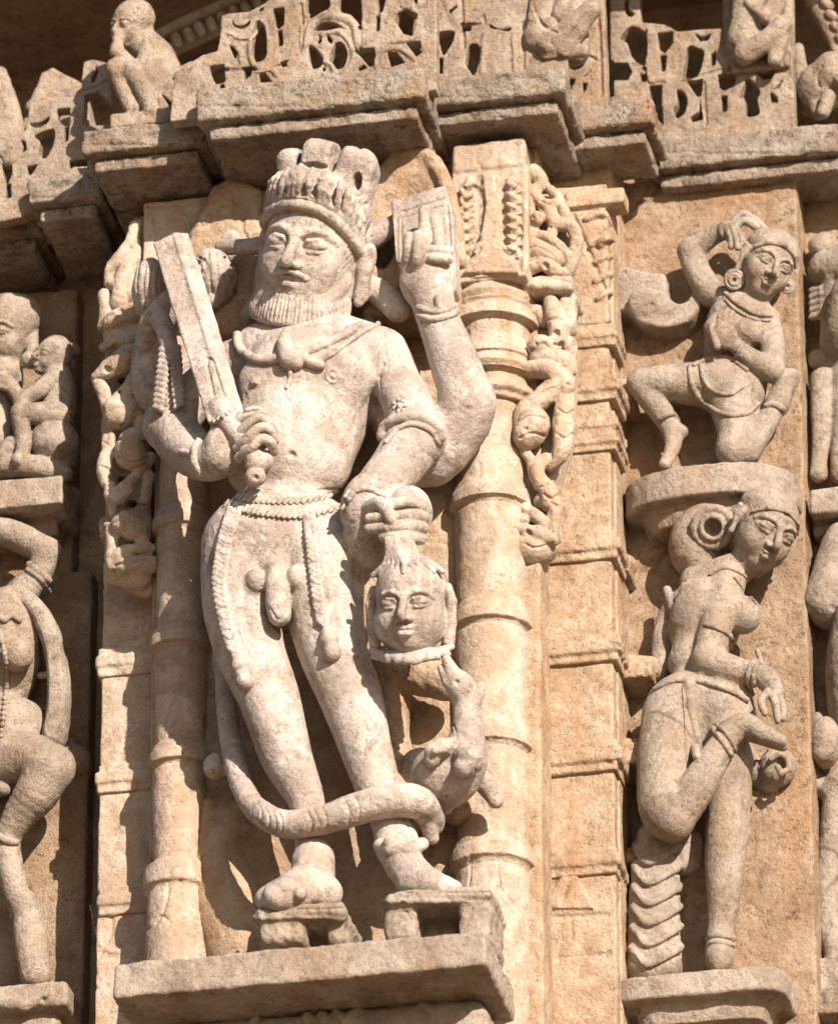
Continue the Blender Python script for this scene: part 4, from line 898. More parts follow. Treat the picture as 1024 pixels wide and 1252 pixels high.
# ------------------------------------------------------------------ partly seen figures beyond the right edge
Hf = H_FAR
t = thing('edge_figure_statue', 'partly seen standing marble figure with ribbed hand at upper right edge', 'statue', (1015, 585, Hf))
f = F(975, 270, 1090, 600, Hf-5, Hf+90, 1.6)
f.ell(1006, 302, Hf+20, 20, 18, 18, k=3); f.limb([(1010, 330, Hf+30, 24), (1040, 330, Hf+40, 30)], 6); f.ell(1040, 400, Hf+40, 34, 70, 34); f.limb([(1000, 440, Hf+10, 14), (1030, 440, Hf+20, 20)], 6); f.limb([(1018, 420, Hf+30, 17), (1020, 330, Hf+36, 18)], 6)
for i in range(5): f.limb([(992, 356+i*8, Hf+34, 5), (1004, 353+i*8, Hf+42, 5.4), (1016, 355+i*8, Hf+38, 5)], 1)
f.limb([(1006, 465, Hf+24, 17), (1005, 520, Hf+28, 14), (1001, 560, Hf+28, 10), (1000, 580, Hf+34, 11)], 5); f.limb([(1034, 460, Hf+24, 20), (1026, 580, Hf+28, 12)], 5); f.mesh('body', M_FIG, t, .9)
led = thing('carved_ledge', 'dark plinth block at right edge below the standing figure', 'plinth', (1020, 650, Hf), 'plinths under the wall figures')
f = F(980, 580, 1100, 680, Hf-5, Hf+80, 1.8); f.box(988, 592, 1090, 624, Hf-5, Hf+64, 5); f.box(992, 622, 1090, 650, Hf-5, Hf+30, 6); f.mesh('slab', M_FIG, led, 1.2)
t = thing('edge_figure_statue', 'partly seen rounded marble figure at lower right edge, only its hips and back showing', 'statue', (1020, 1200, Hf))
f = F(975, 640, 1090, 1215, Hf-5, Hf+90, 1.8)
f.limb([(1030, 660, Hf+30, 24), (1006, 736, Hf+44, 26)], 8); f.ell(1016, 740, Hf+36, 32, 32, 36, k=6); f.ell(1045, 830, Hf+30, 36, 110, 34, k=8); f.ell(1008, 908, Hf+34, 20, 32, 26, k=4); f.limb([(1000, 880, Hf+10, 10), (1004, 920, Hf+40, 14)], 4); f.limb([(990, 955, Hf+4, 13), (1030, 980, Hf+10, 14)], 5); f.limb([(1030, 960, Hf+10, 22), (1010, 1080, Hf+2, 14), (1030, 1200, Hf+10, 20)], 6)
f.box(990, 1168, 1060, 1210, Hf-5, Hf+24, 4, 4); f.mesh('body', M_FIG, t, 1.0)
led = thing('carved_ledge', 'dark plain plinth block in the lower right corner', 'plinth', (1020, 1250, Hf), 'plinths under the wall figures')
f = F(975, 1195, 1100, 1270, Hf-5, Hf+70, 1.8); f.box(986, 1206, 1100, 1236, Hf-5, Hf+52, 4); f.box(990, 1234, 1100, 1262, Hf-5, Hf+20, 4); f.mesh('slab', M_CORN, led, 1.3)
# ------------------------------------------------------------------ left side: seated pair, lower dancer
Hl = H_LF
t = thing('seated_pair_statue', 'small embracing pair carved together, one seated on a cushion, at upper left edge', 'statue', (40, 580, Hl))
f = F(-60, 360, 110, 600, Hl-5, Hl+110, 1.4)
PM = rotm(roll=0, yaw=-35); PO = A(6, 408, Hl+60); face(f, PO, PM, 46, lips=.9); f.lell(PO, PM, 46, (0, .45, -.3), (.85, .7, .9), .1); f.limb([(38, 400, Hl+50, 9), (40, 430, Hl+54, 9)], 3); f.ell(38, 440, Hl+52, 13, 12, 12, k=2)
f.limb([(0, 460, Hl+40, 30), (-10, 540, Hl+40, 36)], 10); f.ell(6, 455, Hl+60, 18, 18, 16, k=4)
QM = rotm(roll=10, yaw=-50, pitch=6); QO = A(60, 437, Hl+64); face(f, QO, QM, 25, lips=.9); f.lell(QO, QM, 25, (0, .3, -.35), (.9, .95, .9), .1); f.limb([(74, 428, Hl+44, 13), (90, 430, Hl+36, 10)], 4)
f.limb([(72, 462, Hl+52, 17), (74, 490, Hl+50, 21), (68, 512, Hl+52, 24)], 8); f.limb([(66, 462, Hl+66, 11), (46, 478, Hl+76, 10.5), (26, 490, Hl+80, 10)], 4); f.limb([(26, 490, Hl+80, 9.5), (12, 470, Hl+80, 9), (2, 462, Hl+78, 9)], 4)
for i in range(3): f.limb([(12, 462+i*7, Hl+84, 4), (-4, 458+i*7, Hl+84, 4)], 1)
f.limb([(72, 508, Hl+68, 18), (46, 506, Hl+80, 15), (26, 504, Hl+82, 12)], 5); f.limb([(24, 506, Hl+82, 12), (28, 530, Hl+78, 11), (28, 552, Hl+78, 9), (22, 562, Hl+84, 8)], 4); f.limb([(15, 545, Hl+70, 12), (4, 555, Hl+74, 10)], 4)
f.ell(66, 542, Hl+56, 32, 30, 34, k=2); f.ell(76, 560, Hl+40, 20, 20, 28, k=4)
for i in range(7): f.groove([(68, 468+i*5), (78, 472+i*5), (92, 480+i*5)], 1.2)
f.limb([(-20, 572, Hl+60, 14), (40, 570, Hl+70, 14), (78, 580, Hl+50, 12)], 4)
f.mesh('body', M_FIG, t, .8)
led = thing('carved_ledge', 'angular plinth block under the seated pair at left', 'plinth', (40, 650, Hl), 'plinths under the wall figures')
f = F(-80, 570, 112, 670, Hl-5, Hl+100, 1.8); f.box(-80, 588, 76, 622, Hl-5, Hl+86, 3); f.limb([(60, 604, Hl+60, 16), (84, 612, Hl, 18)], 3); f.box(-80, 618, 70, 660, Hl-5, Hl+40, 6); f.mesh('slab', M_FIG, led, 1.4)
t = thing('scarf_dancer_statue', 'marble dancer with long scarf looping from her raised arm, cut by the left edge', 'statue', (30, 1200, Hl))
f = F(-70, 620, 120, 1215, Hl-5, Hl+120, 1.5)
f.limb([(-30, 640, Hl+50, 20), (20, 656, Hl+62, 19), (58, 674, Hl+66, 18)], 5); f.limb([(58, 676, Hl+66, 18), (48, 700, Hl+62, 17), (28, 724, Hl+56, 20), (10, 745, Hl+50, 22)], 6)
f.ell(6, 800, Hl+46, 46, 86, 40, 6); f.ell(22, 800, Hl+78, 21, 21, 20, k=4); f.ell(14, 890, Hl+46, 46, 40, 42, k=14)
f.limb([(-40, 930, Hl+50, 40), (30, 930, Hl+66, 36), (64, 938, Hl+86, 28)], 10); f.limb([(62, 938, Hl+86, 29), (44, 970, Hl+78, 27), (22, 1000, Hl+66, 20), (10, 1024, Hl+56, 15)], 7)
f.limb([(8, 1022, Hl+56, 16), (10, 1050, Hl+52, 17), (20, 1090, Hl+46, 15), (26, 1110, Hl+44, 15)], 5); f.limb([(32, 1106, Hl+44, 17), (38, 1150, Hl+50, 21), (44, 1192, Hl+62, 19)], 6)
f.limb([(-30, 960, Hl+56, 20), (6, 966, Hl+70, 8)], 5); f.mesh('body', M_FIG, t, .8); SB = f
f = F(-70, 660, 120, 1060, Hl-5, Hl+130, 1.3); lay(f, [(36, 690), (50, 700), (60, 710)], 4.5, .5); lay(f, [(34, 696), (48, 706), (58, 717)], 3, .5); f.mesh('armlet', M_FIG, t, .4)
f = F(-70, 730, 60, 960, Hl-5, Hl+130, 1.3); lay(f, [(0, 772), (6, 800), (9, 830), (6, 860), (2, 900)], 3.6, 1, bead=5); lay(f, [(-2, 752), (6, 758), (14, 752), (24, 758)], 4, 1); f.mesh('necklace', M_FIG, t, .4)
f = F(-70, 1000, 60, 1060, Hl-5, Hl+130, 1.3); lay(f, [(-4, 1020), (8, 1028), (20, 1030)], 4.5, .5); f.mesh('anklet', M_FIG, t, .4)
f = F(0, 700, 120, 940, Hl-5, Hl+110, 1.4); f.limb(smoothpts([(16, 728, Hl+74, 10), (36, 738, Hl+72, 12), (54, 760, Hl+66, 12), (66, 790, Hl+60, 12.5), (72, 830, Hl+56, 13), (72, 870, Hl+54, 14), (66, 905, Hl+50, 14)], 5), 3, fl=.6); f.limb([(50, 826, Hl+50, 4), (66, 824, Hl+54, 4)], 2); f.mesh('scarf', M_FIG, t, .7)
led = thing('carved_ledge', 'mottled plinth in the lower left corner under the scarf dancer', 'plinth', (30, 1250, Hl), 'plinths under the wall figures')
f = F(-80, 1185, 112, 1290, Hl-5, Hl+100, 1.8); f.box(-80, 1204, 82, 1235, Hl-5, Hl+84, 7); f.limb([(-20, 1222, Hl+80, 8), (30, 1230, Hl+84, 8), (60, 1216, Hl+80, 8)], 3); f.box(-80, 1232, 70, 1285, Hl-5, Hl+66, 10); f.mesh('slab', M_FIG, led, 1.5)
# ------------------------------------------------------------------ pierced brackets of beasts and riders beside the columns
t = thing('beast_bracket', 'pierced carved bracket of stacked beasts and riders right of the pale column', 'bracket', (655, 710, -30), 'pierced brackets beside the columns')
f = F(612, 205, 722, 480, -62, 60, 1.2); hb = 6
def T(pts, k=3): f.limb([(p[0], p[1], p[2]+hb, p[3]*.88) for p in smoothpts(pts, 4)], min(k, 2))
# upper openwork
T([(640, 205, 0, 14), (662, 222, 0, 10), (654, 236, 2, 9), (668, 252, 4, 9), (684, 248, 4, 8)]); T([(672, 232, 0, 8), (684, 246, 0, 8), (692, 266, 0, 7.5)])
T([(650, 232, 0, 9), (648, 258, 0, 9), (652, 285, 2, 8), (668, 290, 6, 7), (684, 302, 6, 7), (692, 312, 4, 7)]); T([(668, 250, 4, 9), (678, 272, 4, 10), (698, 278, 2, 9), (704, 296, 0, 9), (700, 318, 0, 9), (694, 334, 0, 8)])
T([(676, 272, 2, 8), (674, 288, 4, 7)]); f.ell(656, 268, hb+8, 9, 11, 10); f.ell(648, 288, hb+8, 8, 7, 8); T([(640, 300, 0, 14), (660, 310, 6, 16), (680, 318, 4, 12)]); T([(642, 330, 4, 12), (662, 322, 10, 9), (676, 330, 8, 9), (690, 336, 2, 8)])
f.dot(672, 278, 3, .8, 'sub'); f.dot(666, 325, 5, 1, 'sub')
f.ell(668, 350, hb-2, 38, 12, 30, 0, k=3); f.box(636, 338, 700, 356, -50, hb+18, 6, 4)
# beast's head, body and rider below
T([(672, 366, 4, 9), (678, 384, 6, 12), (684, 402, 8, 15), (680, 420, 6, 10)]); T([(690, 366, 0, 7), (694, 384, 0, 9), (696, 404, 2, 10)]); T([(700, 364, 0, 5), (700, 384, 0, 7)]); f.dot(679, 408, 5, 1, 'sub'); f.dot(686, 422, 5, 2, 'sub')
T([(696, 420, 2, 10), (698, 440, 2, 8), (700, 454, 0, 6)]); T([(644, 378, -6, 11), (660, 384, -4, 10), (666, 392, -4, 9)]); f.ell(660, 424, hb+14, 17, 15, 17); T([(660, 436, 10, 17), (684, 440, 8, 14), (694, 452, 6, 10)])
for q in ([(640, 306), (656, 302), (676, 312)], [(640, 320), (658, 316)], [(650, 430), (662, 420), (676, 428)], [(668, 392), (680, 388), (692, 394)], [(692, 386), (700, 390)], [(684, 300), (696, 306)], [(660, 246), (672, 250)], [(636, 344), (668, 340), (698, 346)]): f.groove(q, 1.6)
for u, v, r in ((652, 266, 2), (660, 266, 2), (655, 420, 2), (666, 420, 2)): f.dot(u, v, r, 1, 'sub')
f.mesh('upper_beasts', M_COL, t, 1.6)
f = F(612, 420, 722, 730, -62, 62, 1.2)
T([(625, 462, 2, 11), (648, 452, 10, 12), (672, 452, 14, 15), (690, 470, 10, 14), (682, 480, 8, 15)]); T([(688, 460, 10, 13), (664, 486, 16, 15), (644, 502, 16, 15), (636, 520, 14, 12)], 5)
f.ell(650, 524, hb+18, 21, 27, 20, 24, k=5); f.ell(640, 534, hb+20, 14, 16, 16, k=6); T([(690, 486, 4, 13), (688, 520, 8, 15), (686, 552, 6, 13), (672, 570, 2, 8)], 5); T([(634, 545, 8, 7), (648, 562, 8, 8), (654, 580, 6, 9), (664, 592, 8, 10), (672, 604, 8, 12), (672, 616, 6, 12)])
T([(656, 564, 10, 8), (668, 560, 8, 7), (656, 575, 12, 9), (660, 592, 12, 10)]); T([(660, 612, 0, 10), (678, 616, 4, 11), (676, 638, 4, 9), (676, 655, 2, 8)]); T([(640, 604, 0, 10), (642, 622, 4, 9), (656, 632, 10, 9), (664, 640, 8, 8), (666, 652, 4, 6)])
T([(632, 612, 2, 10), (630, 634, 4, 9), (642, 636, 8, 8)]); T([(626, 650, 2, 8), (650, 650, 10, 10), (676, 660, 4, 9)]); f.dot(628, 638, 4, 1, 'sub'); f.dot(645, 652, 5, 1, 'sub')
f.ell(650, 670, -14, 33, 26, 38, -8, k=3); f.ell(644, 690, -28, 22, 24, 28, k=6); f.limb([(640, 706, hb-40, 10), (646, 712, hb-36, 8)], 6); f.limb([(626, 640, hb-30, 10), (626, 700, hb-40, 10)], 4)
for q in ([(632, 516), (648, 508), (668, 512)], [(634, 536), (650, 530), (668, 534)], [(640, 462), (656, 466), (676, 462)], [(682, 500), (692, 506), (700, 502)], [(680, 530), (690, 536), (700, 530)], [(664, 604), (674, 610), (684, 604)], [(660, 596), (670, 592)], [(640, 664), (654, 670), (676, 664)], [(646, 490), (660, 480), (676, 474)]): f.groove(q, 1.8)
for u, v, r in ((642, 524, 3), (694, 470, 3), (672, 584, 2.5), (654, 644, 2.5)): f.dot(u, v, r, 1, 'sub')
f.mesh('lower_beasts', M_COL, t, 1.6)
f = F(606, 200, 700, 720, -62, 0, 2.2); f.poly([(640, 205), (665, 215), (688, 258), (702, 290), (700, 322), (692, 345), (698, 360), (694, 400), (700, 440), (702, 480), (698, 540), (688, 572), (680, 600), (682, 655), (622, 660), (622, 205)], -32, 26, 6, 3)
for u, v, a, b in ((668, 240, 6, 3), (683, 264, 3, 6), (697, 288, 3, 7), (687, 316, 3, 6), (645, 402, 9, 10), (686, 424, 5, 5), (648, 482, 9, 5), (665, 499, 7, 4), (660, 548, 6, 8), (645, 585, 4, 9), (630, 638, 4, 4), (645, 652, 4, 4), (663, 640, 3, 6)): f.poly(ellp_(u, v, a, b, 10), -20, 40, 2, 2, 'sub')
f.mesh('bracket_back', M_COL, t, 1.2)
t = thing('beast_bracket', 'pierced carved bracket of stacked beasts left of the left column, mostly shaded', 'bracket', (150, 720, -30), 'pierced brackets beside the columns')
f = F(100, 260, 205, 500, -46, 74, 1.3); hb = 16
T([(166, 276, 0, 8), (158, 300, 4, 9), (146, 316, 4, 9), (136, 330, 2, 8), (132, 346, 0, 6)]); T([(164, 282, -2, 7), (166, 310, -2, 8), (156, 330, 2, 13), (150, 350, 4, 14), (146, 370, 4, 14)]); T([(134, 346, 2, 8), (150, 352, 6, 10), (160, 360, 4, 10)]); T([(128, 360, 0, 9), (130, 384, 2, 9), (126, 400, 2, 7)]); T([(126, 400, 2, 7), (142, 392, 8, 14), (166, 382, 8, 15), (184, 372, 4, 14)], 4); f.dot(146, 380, 5, 2, 'sub')
T([(160, 350, 0, 14), (168, 370, 0, 14)])
T([(140, 410, -6, 16), (160, 414, -2, 16), (176, 404, 0, 12)]); T([(182, 430, 4, 14), (160, 436, 8, 18), (138, 448, 8, 15), (118, 460, 6, 8)], 5); f.dot(131, 452, 5, 1, 'sub'); T([(128, 424, 0, 8), (146, 410, 2, 9), (160, 404, 2, 9)])
f.mesh('upper_beasts', M_COL, t, 1.6)
f = F(90, 430, 205, 740, -46, 74, 1.3)
T([(180, 440, 0, 15), (168, 470, 4, 17), (150, 490, 6, 15), (134, 500, 6, 11)], 5); T([(118, 462, 2, 8), (126, 478, 2, 9), (130, 494, 2, 8)]); f.ell(150, 508, hb+8, 26, 18, 20, -24, k=5); f.ell(140, 500, hb+10, 14, 13, 14, k=5); T([(132, 496, 4, 9), (150, 492, 10, 9), (172, 498, 8, 9)]); T([(170, 500, 4, 12), (176, 530, 2, 12)])
f.ell(160, 548, hb+10, 19, 27, 21, 22, k=4); f.ell(166, 562, hb+10, 17, 16, 18, k=6); T([(128, 520, 0, 5), (132, 545, 2, 8), (128, 572, 2, 11), (128, 590, 2, 8)]); T([(136, 530, 4, 6), (138, 556, 4, 7)]); T([(184, 560, 4, 10), (166, 582, 8, 8), (146, 600, 8, 8)]); T([(134, 594, 2, 9), (140, 612, 4, 11), (158, 600, 4, 8)]); T([(182, 580, 0, 8), (178, 610, 0, 9)])
f.ell(154, 640, hb+8, 19, 17, 18, -14, k=4); f.ell(166, 650, hb+4, 15, 14, 16, k=5); T([(136, 610, 2, 7), (138, 630, 4, 7)]); T([(131, 642, 2, 6), (142, 646, 4, 6), (144, 656, 4, 5)]); T([(134, 650, 2, 7), (138, 668, 2, 9), (138, 690, 2, 9)]); T([(170, 650, 2, 12), (176, 668, 2, 9)]); T([(138, 692, 0, 9), (150, 676, 6, 10), (166, 672, 4, 8), (184, 672, 0, 8)])
f.limb([(136, 692, hb-10, 10), (160, 692, hb+6, 13), (184, 690, hb, 12)], 4); f.limb([(142, 704, hb-16, 12), (170, 708, hb-6, 14)], 5); f.limb([(164, 716, hb-24, 10), (180, 722, hb-24, 10)], 5)
for q in ([(128, 506), (146, 498), (170, 504)], [(140, 476), (160, 484), (182, 478)], [(142, 540), (160, 534), (180, 542)], [(144, 560), (162, 566), (180, 560)], [(138, 640), (154, 632), (174, 640)], [(140, 692), (160, 686), (184, 684)], [(124, 570), (134, 574)], [(126, 540), (136, 546)]): f.groove(q, 1.8)
for u, v, r in ((150, 520, 3), (152, 636, 2.5), (166, 644, 2.5), (160, 654, 2)): f.dot(u, v, r, 1, 'sub')
f.mesh('lower_beasts', M_COL, t, 1.6)
f = F(100, 250, 220, 740, -60, -10, 2.2); f.poly([(168, 270), (152, 312), (134, 340), (130, 380), (126, 405), (132, 440), (120, 458), (130, 500), (126, 530), (128, 575), (135, 600), (132, 650), (140, 700), (188, 704), (188, 270)], -24, 26, 6, 3)
for u, v, a, b in ((160, 292, 4, 8), (141, 334, 3, 7), (142, 366, 4, 8), (152, 466, 7, 4), (148, 498, 5, 4), (150, 588, 6, 6), (162, 616, 7, 5), (166, 668, 9, 5)): f.poly(ellp_(u, v, a, b, 10), -12, 40, 2, 2, 'sub')
f.mesh('bracket_back', M_COL, t, 1.2)
# ------------------------------------------------------------------ pierced screens standing on the cornice
def screen(label, h, outline, holes, mat=None, th=10, tubes=(), grooves=(), vox=1.15):
    us = [p[0] for p in outline]; vs = [p[1] for p in outline]
    f = F(min(us), min(vs), max(us), max(vs), h-th*2-4, h+10, vox); hc = h-th; f.poly(outline, hc, th, 1.6, 1)
    for ho in holes:
        c_ = np.mean(np.array(ho), 0); f.poly(round_hole([tuple(c_+(np.array(q)-c_)*1.2) for q in ho]), hc, th+12, .5, 1.2, 'sub')
    for q in tubes: f.line(q[0], q[1], 2, off=q[2] if len(q) > 2 else 0)
    for q in grooves: f.groove(q, 2.6)
    return tag(f.mesh('pierced_screen', mat or M_SCR, None, .7), label, 'stone screen', 'pierced screens on the cornice')
z2 = lambda p: [(240+a/3.657, b/3.657) for a, b in p]
hs = 142
screen('tall pierced screen with a round arch medallion above the lettered cornice', hs,
  z2([(-110, 560), (-90, 340), (-20, 300), (35, 262), (100, 245), (112, 190), (122, 90), (150, 78), (240, 70), (300, 40), (350, 5), (380, -60), (1080, -60), (1080, 420)]),
  [z2([(72, 318), (128, 310), (130, 378), (98, 386), (76, 350)]), z2([(114, 398), (130, 394), (132, 416), (114, 420)]), z2([(222, 322), (258, 316), (250, 352), (224, 372)]), z2([(292, 352), (312, 346), (344, 386), (290, 396)]), z2([(384, 294), (420, 286), (392, 318)]),
   z2([(176, 108), (184, 128), (212, 130), (240, 112), (238, 128), (214, 142), (186, 136), (174, 122)]), z2([(262, 170), (280, 126), (306, 142), (316, 200), (312, 262), (276, 278), (258, 232)]), z2([(148, 206), (172, 220), (188, 250), (180, 274), (164, 240)]), z2([(354, 62), (396, 58), (394, 122), (374, 140), (356, 104)]), z2([(374, 162), (390, 158), (392, 214), (376, 220)]), z2([(288, 60), (310, 46), (306, 62), (290, 70)]),
   z2([(512, -40), (572, -40), (596, 40), (560, 66), (520, 88), (504, 60)]), z2([(658, -40), (720, -40), (738, 40), (736, 116), (700, 76), (654, 56)]), z2([(545, 150), (570, 124), (620, 120), (664, 150), (640, 142), (600, 150)]),
   z2([(512, 232), (534, 232), (568, 276), (560, 306), (530, 318), (514, 282)]), z2([(630, 220), (660, 222), (676, 262), (664, 306), (636, 318), (606, 280)]), z2([(548, 176), (560, 168), (566, 200), (552, 214)]), z2([(594, 172), (614, 196), (608, 210), (592, 194)]), z2([(570, 324), (584, 320), (582, 346), (572, 346)]), z2([(698, 300), (712, 296), (704, 322)]), z2([(730, 322), (752, 308), (764, 320), (738, 332)]),
   z2([(712, 246), (796, 236), (800, 300), (780, 308), (744, 270)]), z2([(812, -30), (860, -30), (838, 60), (820, 72)]), z2([(810, 92), (828, 88), (824, 148), (810, 152)]), z2([(920, 56), (988, 86), (966, 168), (934, 162), (904, 110)]), z2([(966, -20), (1026, -20), (1030, 24), (990, 30)]), z2([(866, 254), (900, 256), (932, 294), (876, 312)]), z2([(950, 214), (1004, 204), (1010, 250), (990, 266)])],
  tubes=[([(240+(488)/3.657, 200/3.657), (240+520/3.657, 110/3.657), (240+604/3.657, 75/3.657), (240+700/3.657, 110/3.657), (240+722/3.657, 210/3.657)], 5, -1)]+[(z2(p), 2.4, .5) for p in ([(146, 150), (176, 176), (220, 180), (256, 156), (282, 120)], [(136, 196), (170, 206), (196, 236), (200, 280)], [(240, 176), (240, 240), (250, 284)], [(540, 180), (580, 150), (640, 150), (684, 190), (700, 260), (672, 320), (640, 340)], [(576, 280), (604, 296), (616, 330), (592, 346), (566, 330)], [(800, 300), (812, 250), (860, 218), (920, 226), (976, 268)], [(880, 190), (950, 178), (1010, 150)], [(850, 100), (880, 60), (960, 30)], [(470, 210), (476, 120), (500, 70)], [(270, 320), (330, 310), (360, 340)])],
  grooves=[z2([(120, 312), (260, 310), (400, 292)]), z2([(464, 20), (474, 120), (462, 230)]), z2([(730, 110), (734, 230)]), z2([(150, 160), (190, 182), (240, 178), (262, 150)])])
z3 = lambda p: [(500+a/3.938, b/3.938) for a, b in p]
screen('narrow pierced screen with a plain rounded plaque behind the second cornice step', 74,
  z3([(60, 420), (80, 300), (20, 190), (40, 60), (60, -60), (760, -60), (770, 480), (300, 500), (60, 520)]),
  [z3([(90, 140), (130, 92), (150, 94), (128, 136), (104, 156)]), z3([(150, 182), (216, 178), (208, 220), (182, 266), (170, 270), (152, 220)]), z3([(150, 306), (168, 302), (166, 366), (150, 368)]), z3([(200, 66), (232, 46), (236, 54), (206, 82)]), z3([(262, 138), (300, 136), (300, 164), (264, 164)]), z3([(296, 250), (330, 242), (350, 280), (338, 320), (318, 368), (300, 350), (282, 320)]), z3([(396, 132), (420, 150), (450, 158), (488, 150), (480, 168), (440, 160), (410, 152)])],
  tubes=[(z3([(360, 160), (356, 250), (350, 356)]), 2.5), (z3([(500, 180), (506, 250), (508, 340)]), 2.5)], grooves=[z3([(250, -10), (256, 120), (262, 230)]), z3([(548, 110), (546, 330)]), z3([(255, 120), (350, 116), (356, 80)])])
screen('slender pierced screen end under the seated figure, beside the black gap', -30, z3([(660, -60), (940, -60), (960, 480), (980, 680), (660, 680)]),
  [z3([(744, 308), (780, 326), (838, 318), (830, 340), (800, 352), (776, 338)]), z3([(756, 398), (804, 404), (790, 430), (776, 470)]), z3([(840, 420), (862, 422), (858, 444), (842, 464)]), z3([(878, 356), (862, 380), (836, 392), (862, 372)])],
  grooves=[z3([(905, 40), (915, 200), (922, 460)]), z3([(750, 300), (830, 262), (900, 290)])])
z4 = lambda p: [(730+a/3.483, b/3.483) for a, b in p]
screen('two tiered pierced screen with square and round openings beneath the seated figure at right', -150,
  z4([(60, -80), (180, -80), (190, 110), (290, 120), (345, 150), (540, 135), (548, 255), (815, 245), (835, 270), (850, 640), (620, 660), (230, 680), (60, 620)]),
  [z4([(110, 182), (150, 138), (204, 170), (198, 278), (150, 246), (136, 200)]), z4([(264, 162), (322, 156), (320, 200), (292, 236), (270, 218)]), z4([(274, 258), (296, 256), (294, 314), (276, 316)]), z4([(48, 288), (70, 286), (74, 414), (50, 420)]), z4([(76, 290), (130, 290), (146, 322), (132, 352), (80, 352)]), z4([(122, 30), (140, 26), (138, 56), (160, 70), (146, 84), (126, 70)]), z4([(398, 222), (450, 240), (446, 276), (428, 326), (380, 332), (384, 268)]), z4([(422, 160), (450, 172), (484, 160), (474, 186), (444, 190)]), z4([(488, 250), (510, 232), (506, 288), (490, 292)]), z4([(230, 384), (276, 380), (274, 460), (238, 458)]), z4([(248, 470), (280, 476), (282, 540), (262, 546)]), z4([(344, 408), (372, 418), (384, 456), (372, 492), (346, 510), (330, 480), (346, 450)]), z4([(390, 362), (448, 356), (444, 420), (430, 424)]), z4([(440, 446), (450, 520), (412, 530), (404, 512), (434, 490)]), z4([(522, 340), (592, 332), (580, 380), (546, 396), (530, 386)]), z4([(532, 430), (556, 428), (554, 484), (534, 486)]), z4([(640, 366), (662, 372), (690, 410), (678, 440), (686, 488), (640, 494), (636, 430), (616, 430)]), z4([(666, 308), (710, 326), (750, 318), (740, 346), (712, 350)]), z4([(742, 412), (768, 430), (770, 450), (746, 450)]), z4([(792, 350), (780, 386), (752, 396), (776, 372)]), z4([(190, 330), (206, 328), (206, 358), (190, 358)])],
  M_SCR, grooves=[z4([(204, 130), (204, 340), (280, 350)]), z4([(360, 350), (520, 300), (660, 285), (810, 262)]), z4([(450, 350), (460, 530)])])
z1 = lambda p: [(a/4.096, 60+b/4.096) for a, b in p]
screen('low pierced screen left of the crouching monkey, with small square openings', 0,
  z1([(-80, 800), (-60, 560), (70, 540), (100, 450), (140, 420), (160, 290), (290, 262), (360, 258), (420, 210), (428, 80), (470, 70), (560, 90), (570, 420), (440, 700), (120, 860), (-80, 900)]),
  [z1([(300, 326), (356, 320), (354, 396), (334, 398), (306, 372)]), z1([(334, 418), (354, 412), (350, 472), (334, 478)]), z1([(168, 390), (206, 388), (246, 362), (244, 386), (206, 408), (178, 404)]), z1([(190, 458), (270, 430), (270, 490), (238, 552), (210, 540), (214, 484)]), z1([(94, 466), (136, 486), (138, 520), (118, 530), (124, 494)]), z1([(444, 260), (500, 244), (556, 290), (556, 386), (436, 386)]), z1([(466, 160), (490, 108), (500, 130), (490, 176), (470, 186)]), z1([(22, 602), (64, 596), (66, 640), (48, 684), (32, 660)]), z1([(42, 702), (62, 698), (62, 754), (44, 758)]), z1([(148, 608), (196, 600), (168, 644), (150, 644)]), z1([(362, 578), (440, 574), (440, 608), (364, 612)])], M_SCR)
screen('small pierced screen right of the crouching monkey', 88, z1([(800, 130), (900, 110), (960, 80), (1040, 70), (1040, 420), (800, 400)]),
  [z1([(878, 160), (906, 168), (950, 138), (944, 162), (910, 184), (886, 176)]), z1([(818, 246), (850, 270), (884, 310), (880, 334), (856, 306)]), z1([(932, 230), (972, 202), (974, 304), (954, 276)])], M_SCR)
# ------------------------------------------------------------------ small seated figures between the screens
t = thing('seated_monkey_statue', 'crouching monkey like stone figure with its hand at its mouth on the left cornice', 'statue', (180, 145, 60), 'small figures seated on the cornice')
f = F(120, -5, 235, 155, 20, 130, 1.3); hb = 72
MM = rotm(roll=-4, yaw=-42); MO = A(158, 32, hb+10); face(f, MO, MM, 29, lips=.8); f.lell(MO, MM, 29, (0, .35, -.4), (.85, .85, .95), .1); f.lell(MO, MM, 29, (0, -.45, .75), (.34, .28, .25), .2)
f.limb([(174, 50, hb-6, 20), (190, 70, hb-10, 24), (204, 84, hb-10, 18)], 8); f.limb([(184, 58, hb+6, 13), (176, 78, hb+10, 11), (166, 84, hb+14, 9)], 5); f.limb([(166, 84, hb+14, 9), (152, 70, hb+20, 8), (142, 60, hb+22, 8)], 4); f.limb([(144, 50, hb+22, 8), (142, 64, hb+22, 9)], 3)
f.limb([(190, 96, hb, 26), (160, 92, hb+16, 16), (143, 84, hb+22, 13)], 6); f.limb([(142, 84, hb+22, 12), (150, 108, hb+18, 10), (162, 134, hb+16, 10)], 4); f.limb([(192, 100, hb, 20), (186, 138, hb, 16)], 6); f.limb([(160, 86, hb+24, 12), (176, 112, hb+20, 11), (186, 136, hb+18, 11)], 4)
f.box(134, 134, 216, 152, 20, hb+24, 4, 3); f.mesh('body', M_SCR, t, .8)
t = thing('seated_figure_statue', 'seated stone figure with drawn up knees above the second cornice step', 'statue', (685, 90, 50), 'small figures seated on the cornice')
f = F(632, -60, 745, 90, 10, 120, 1.4); hb = 62
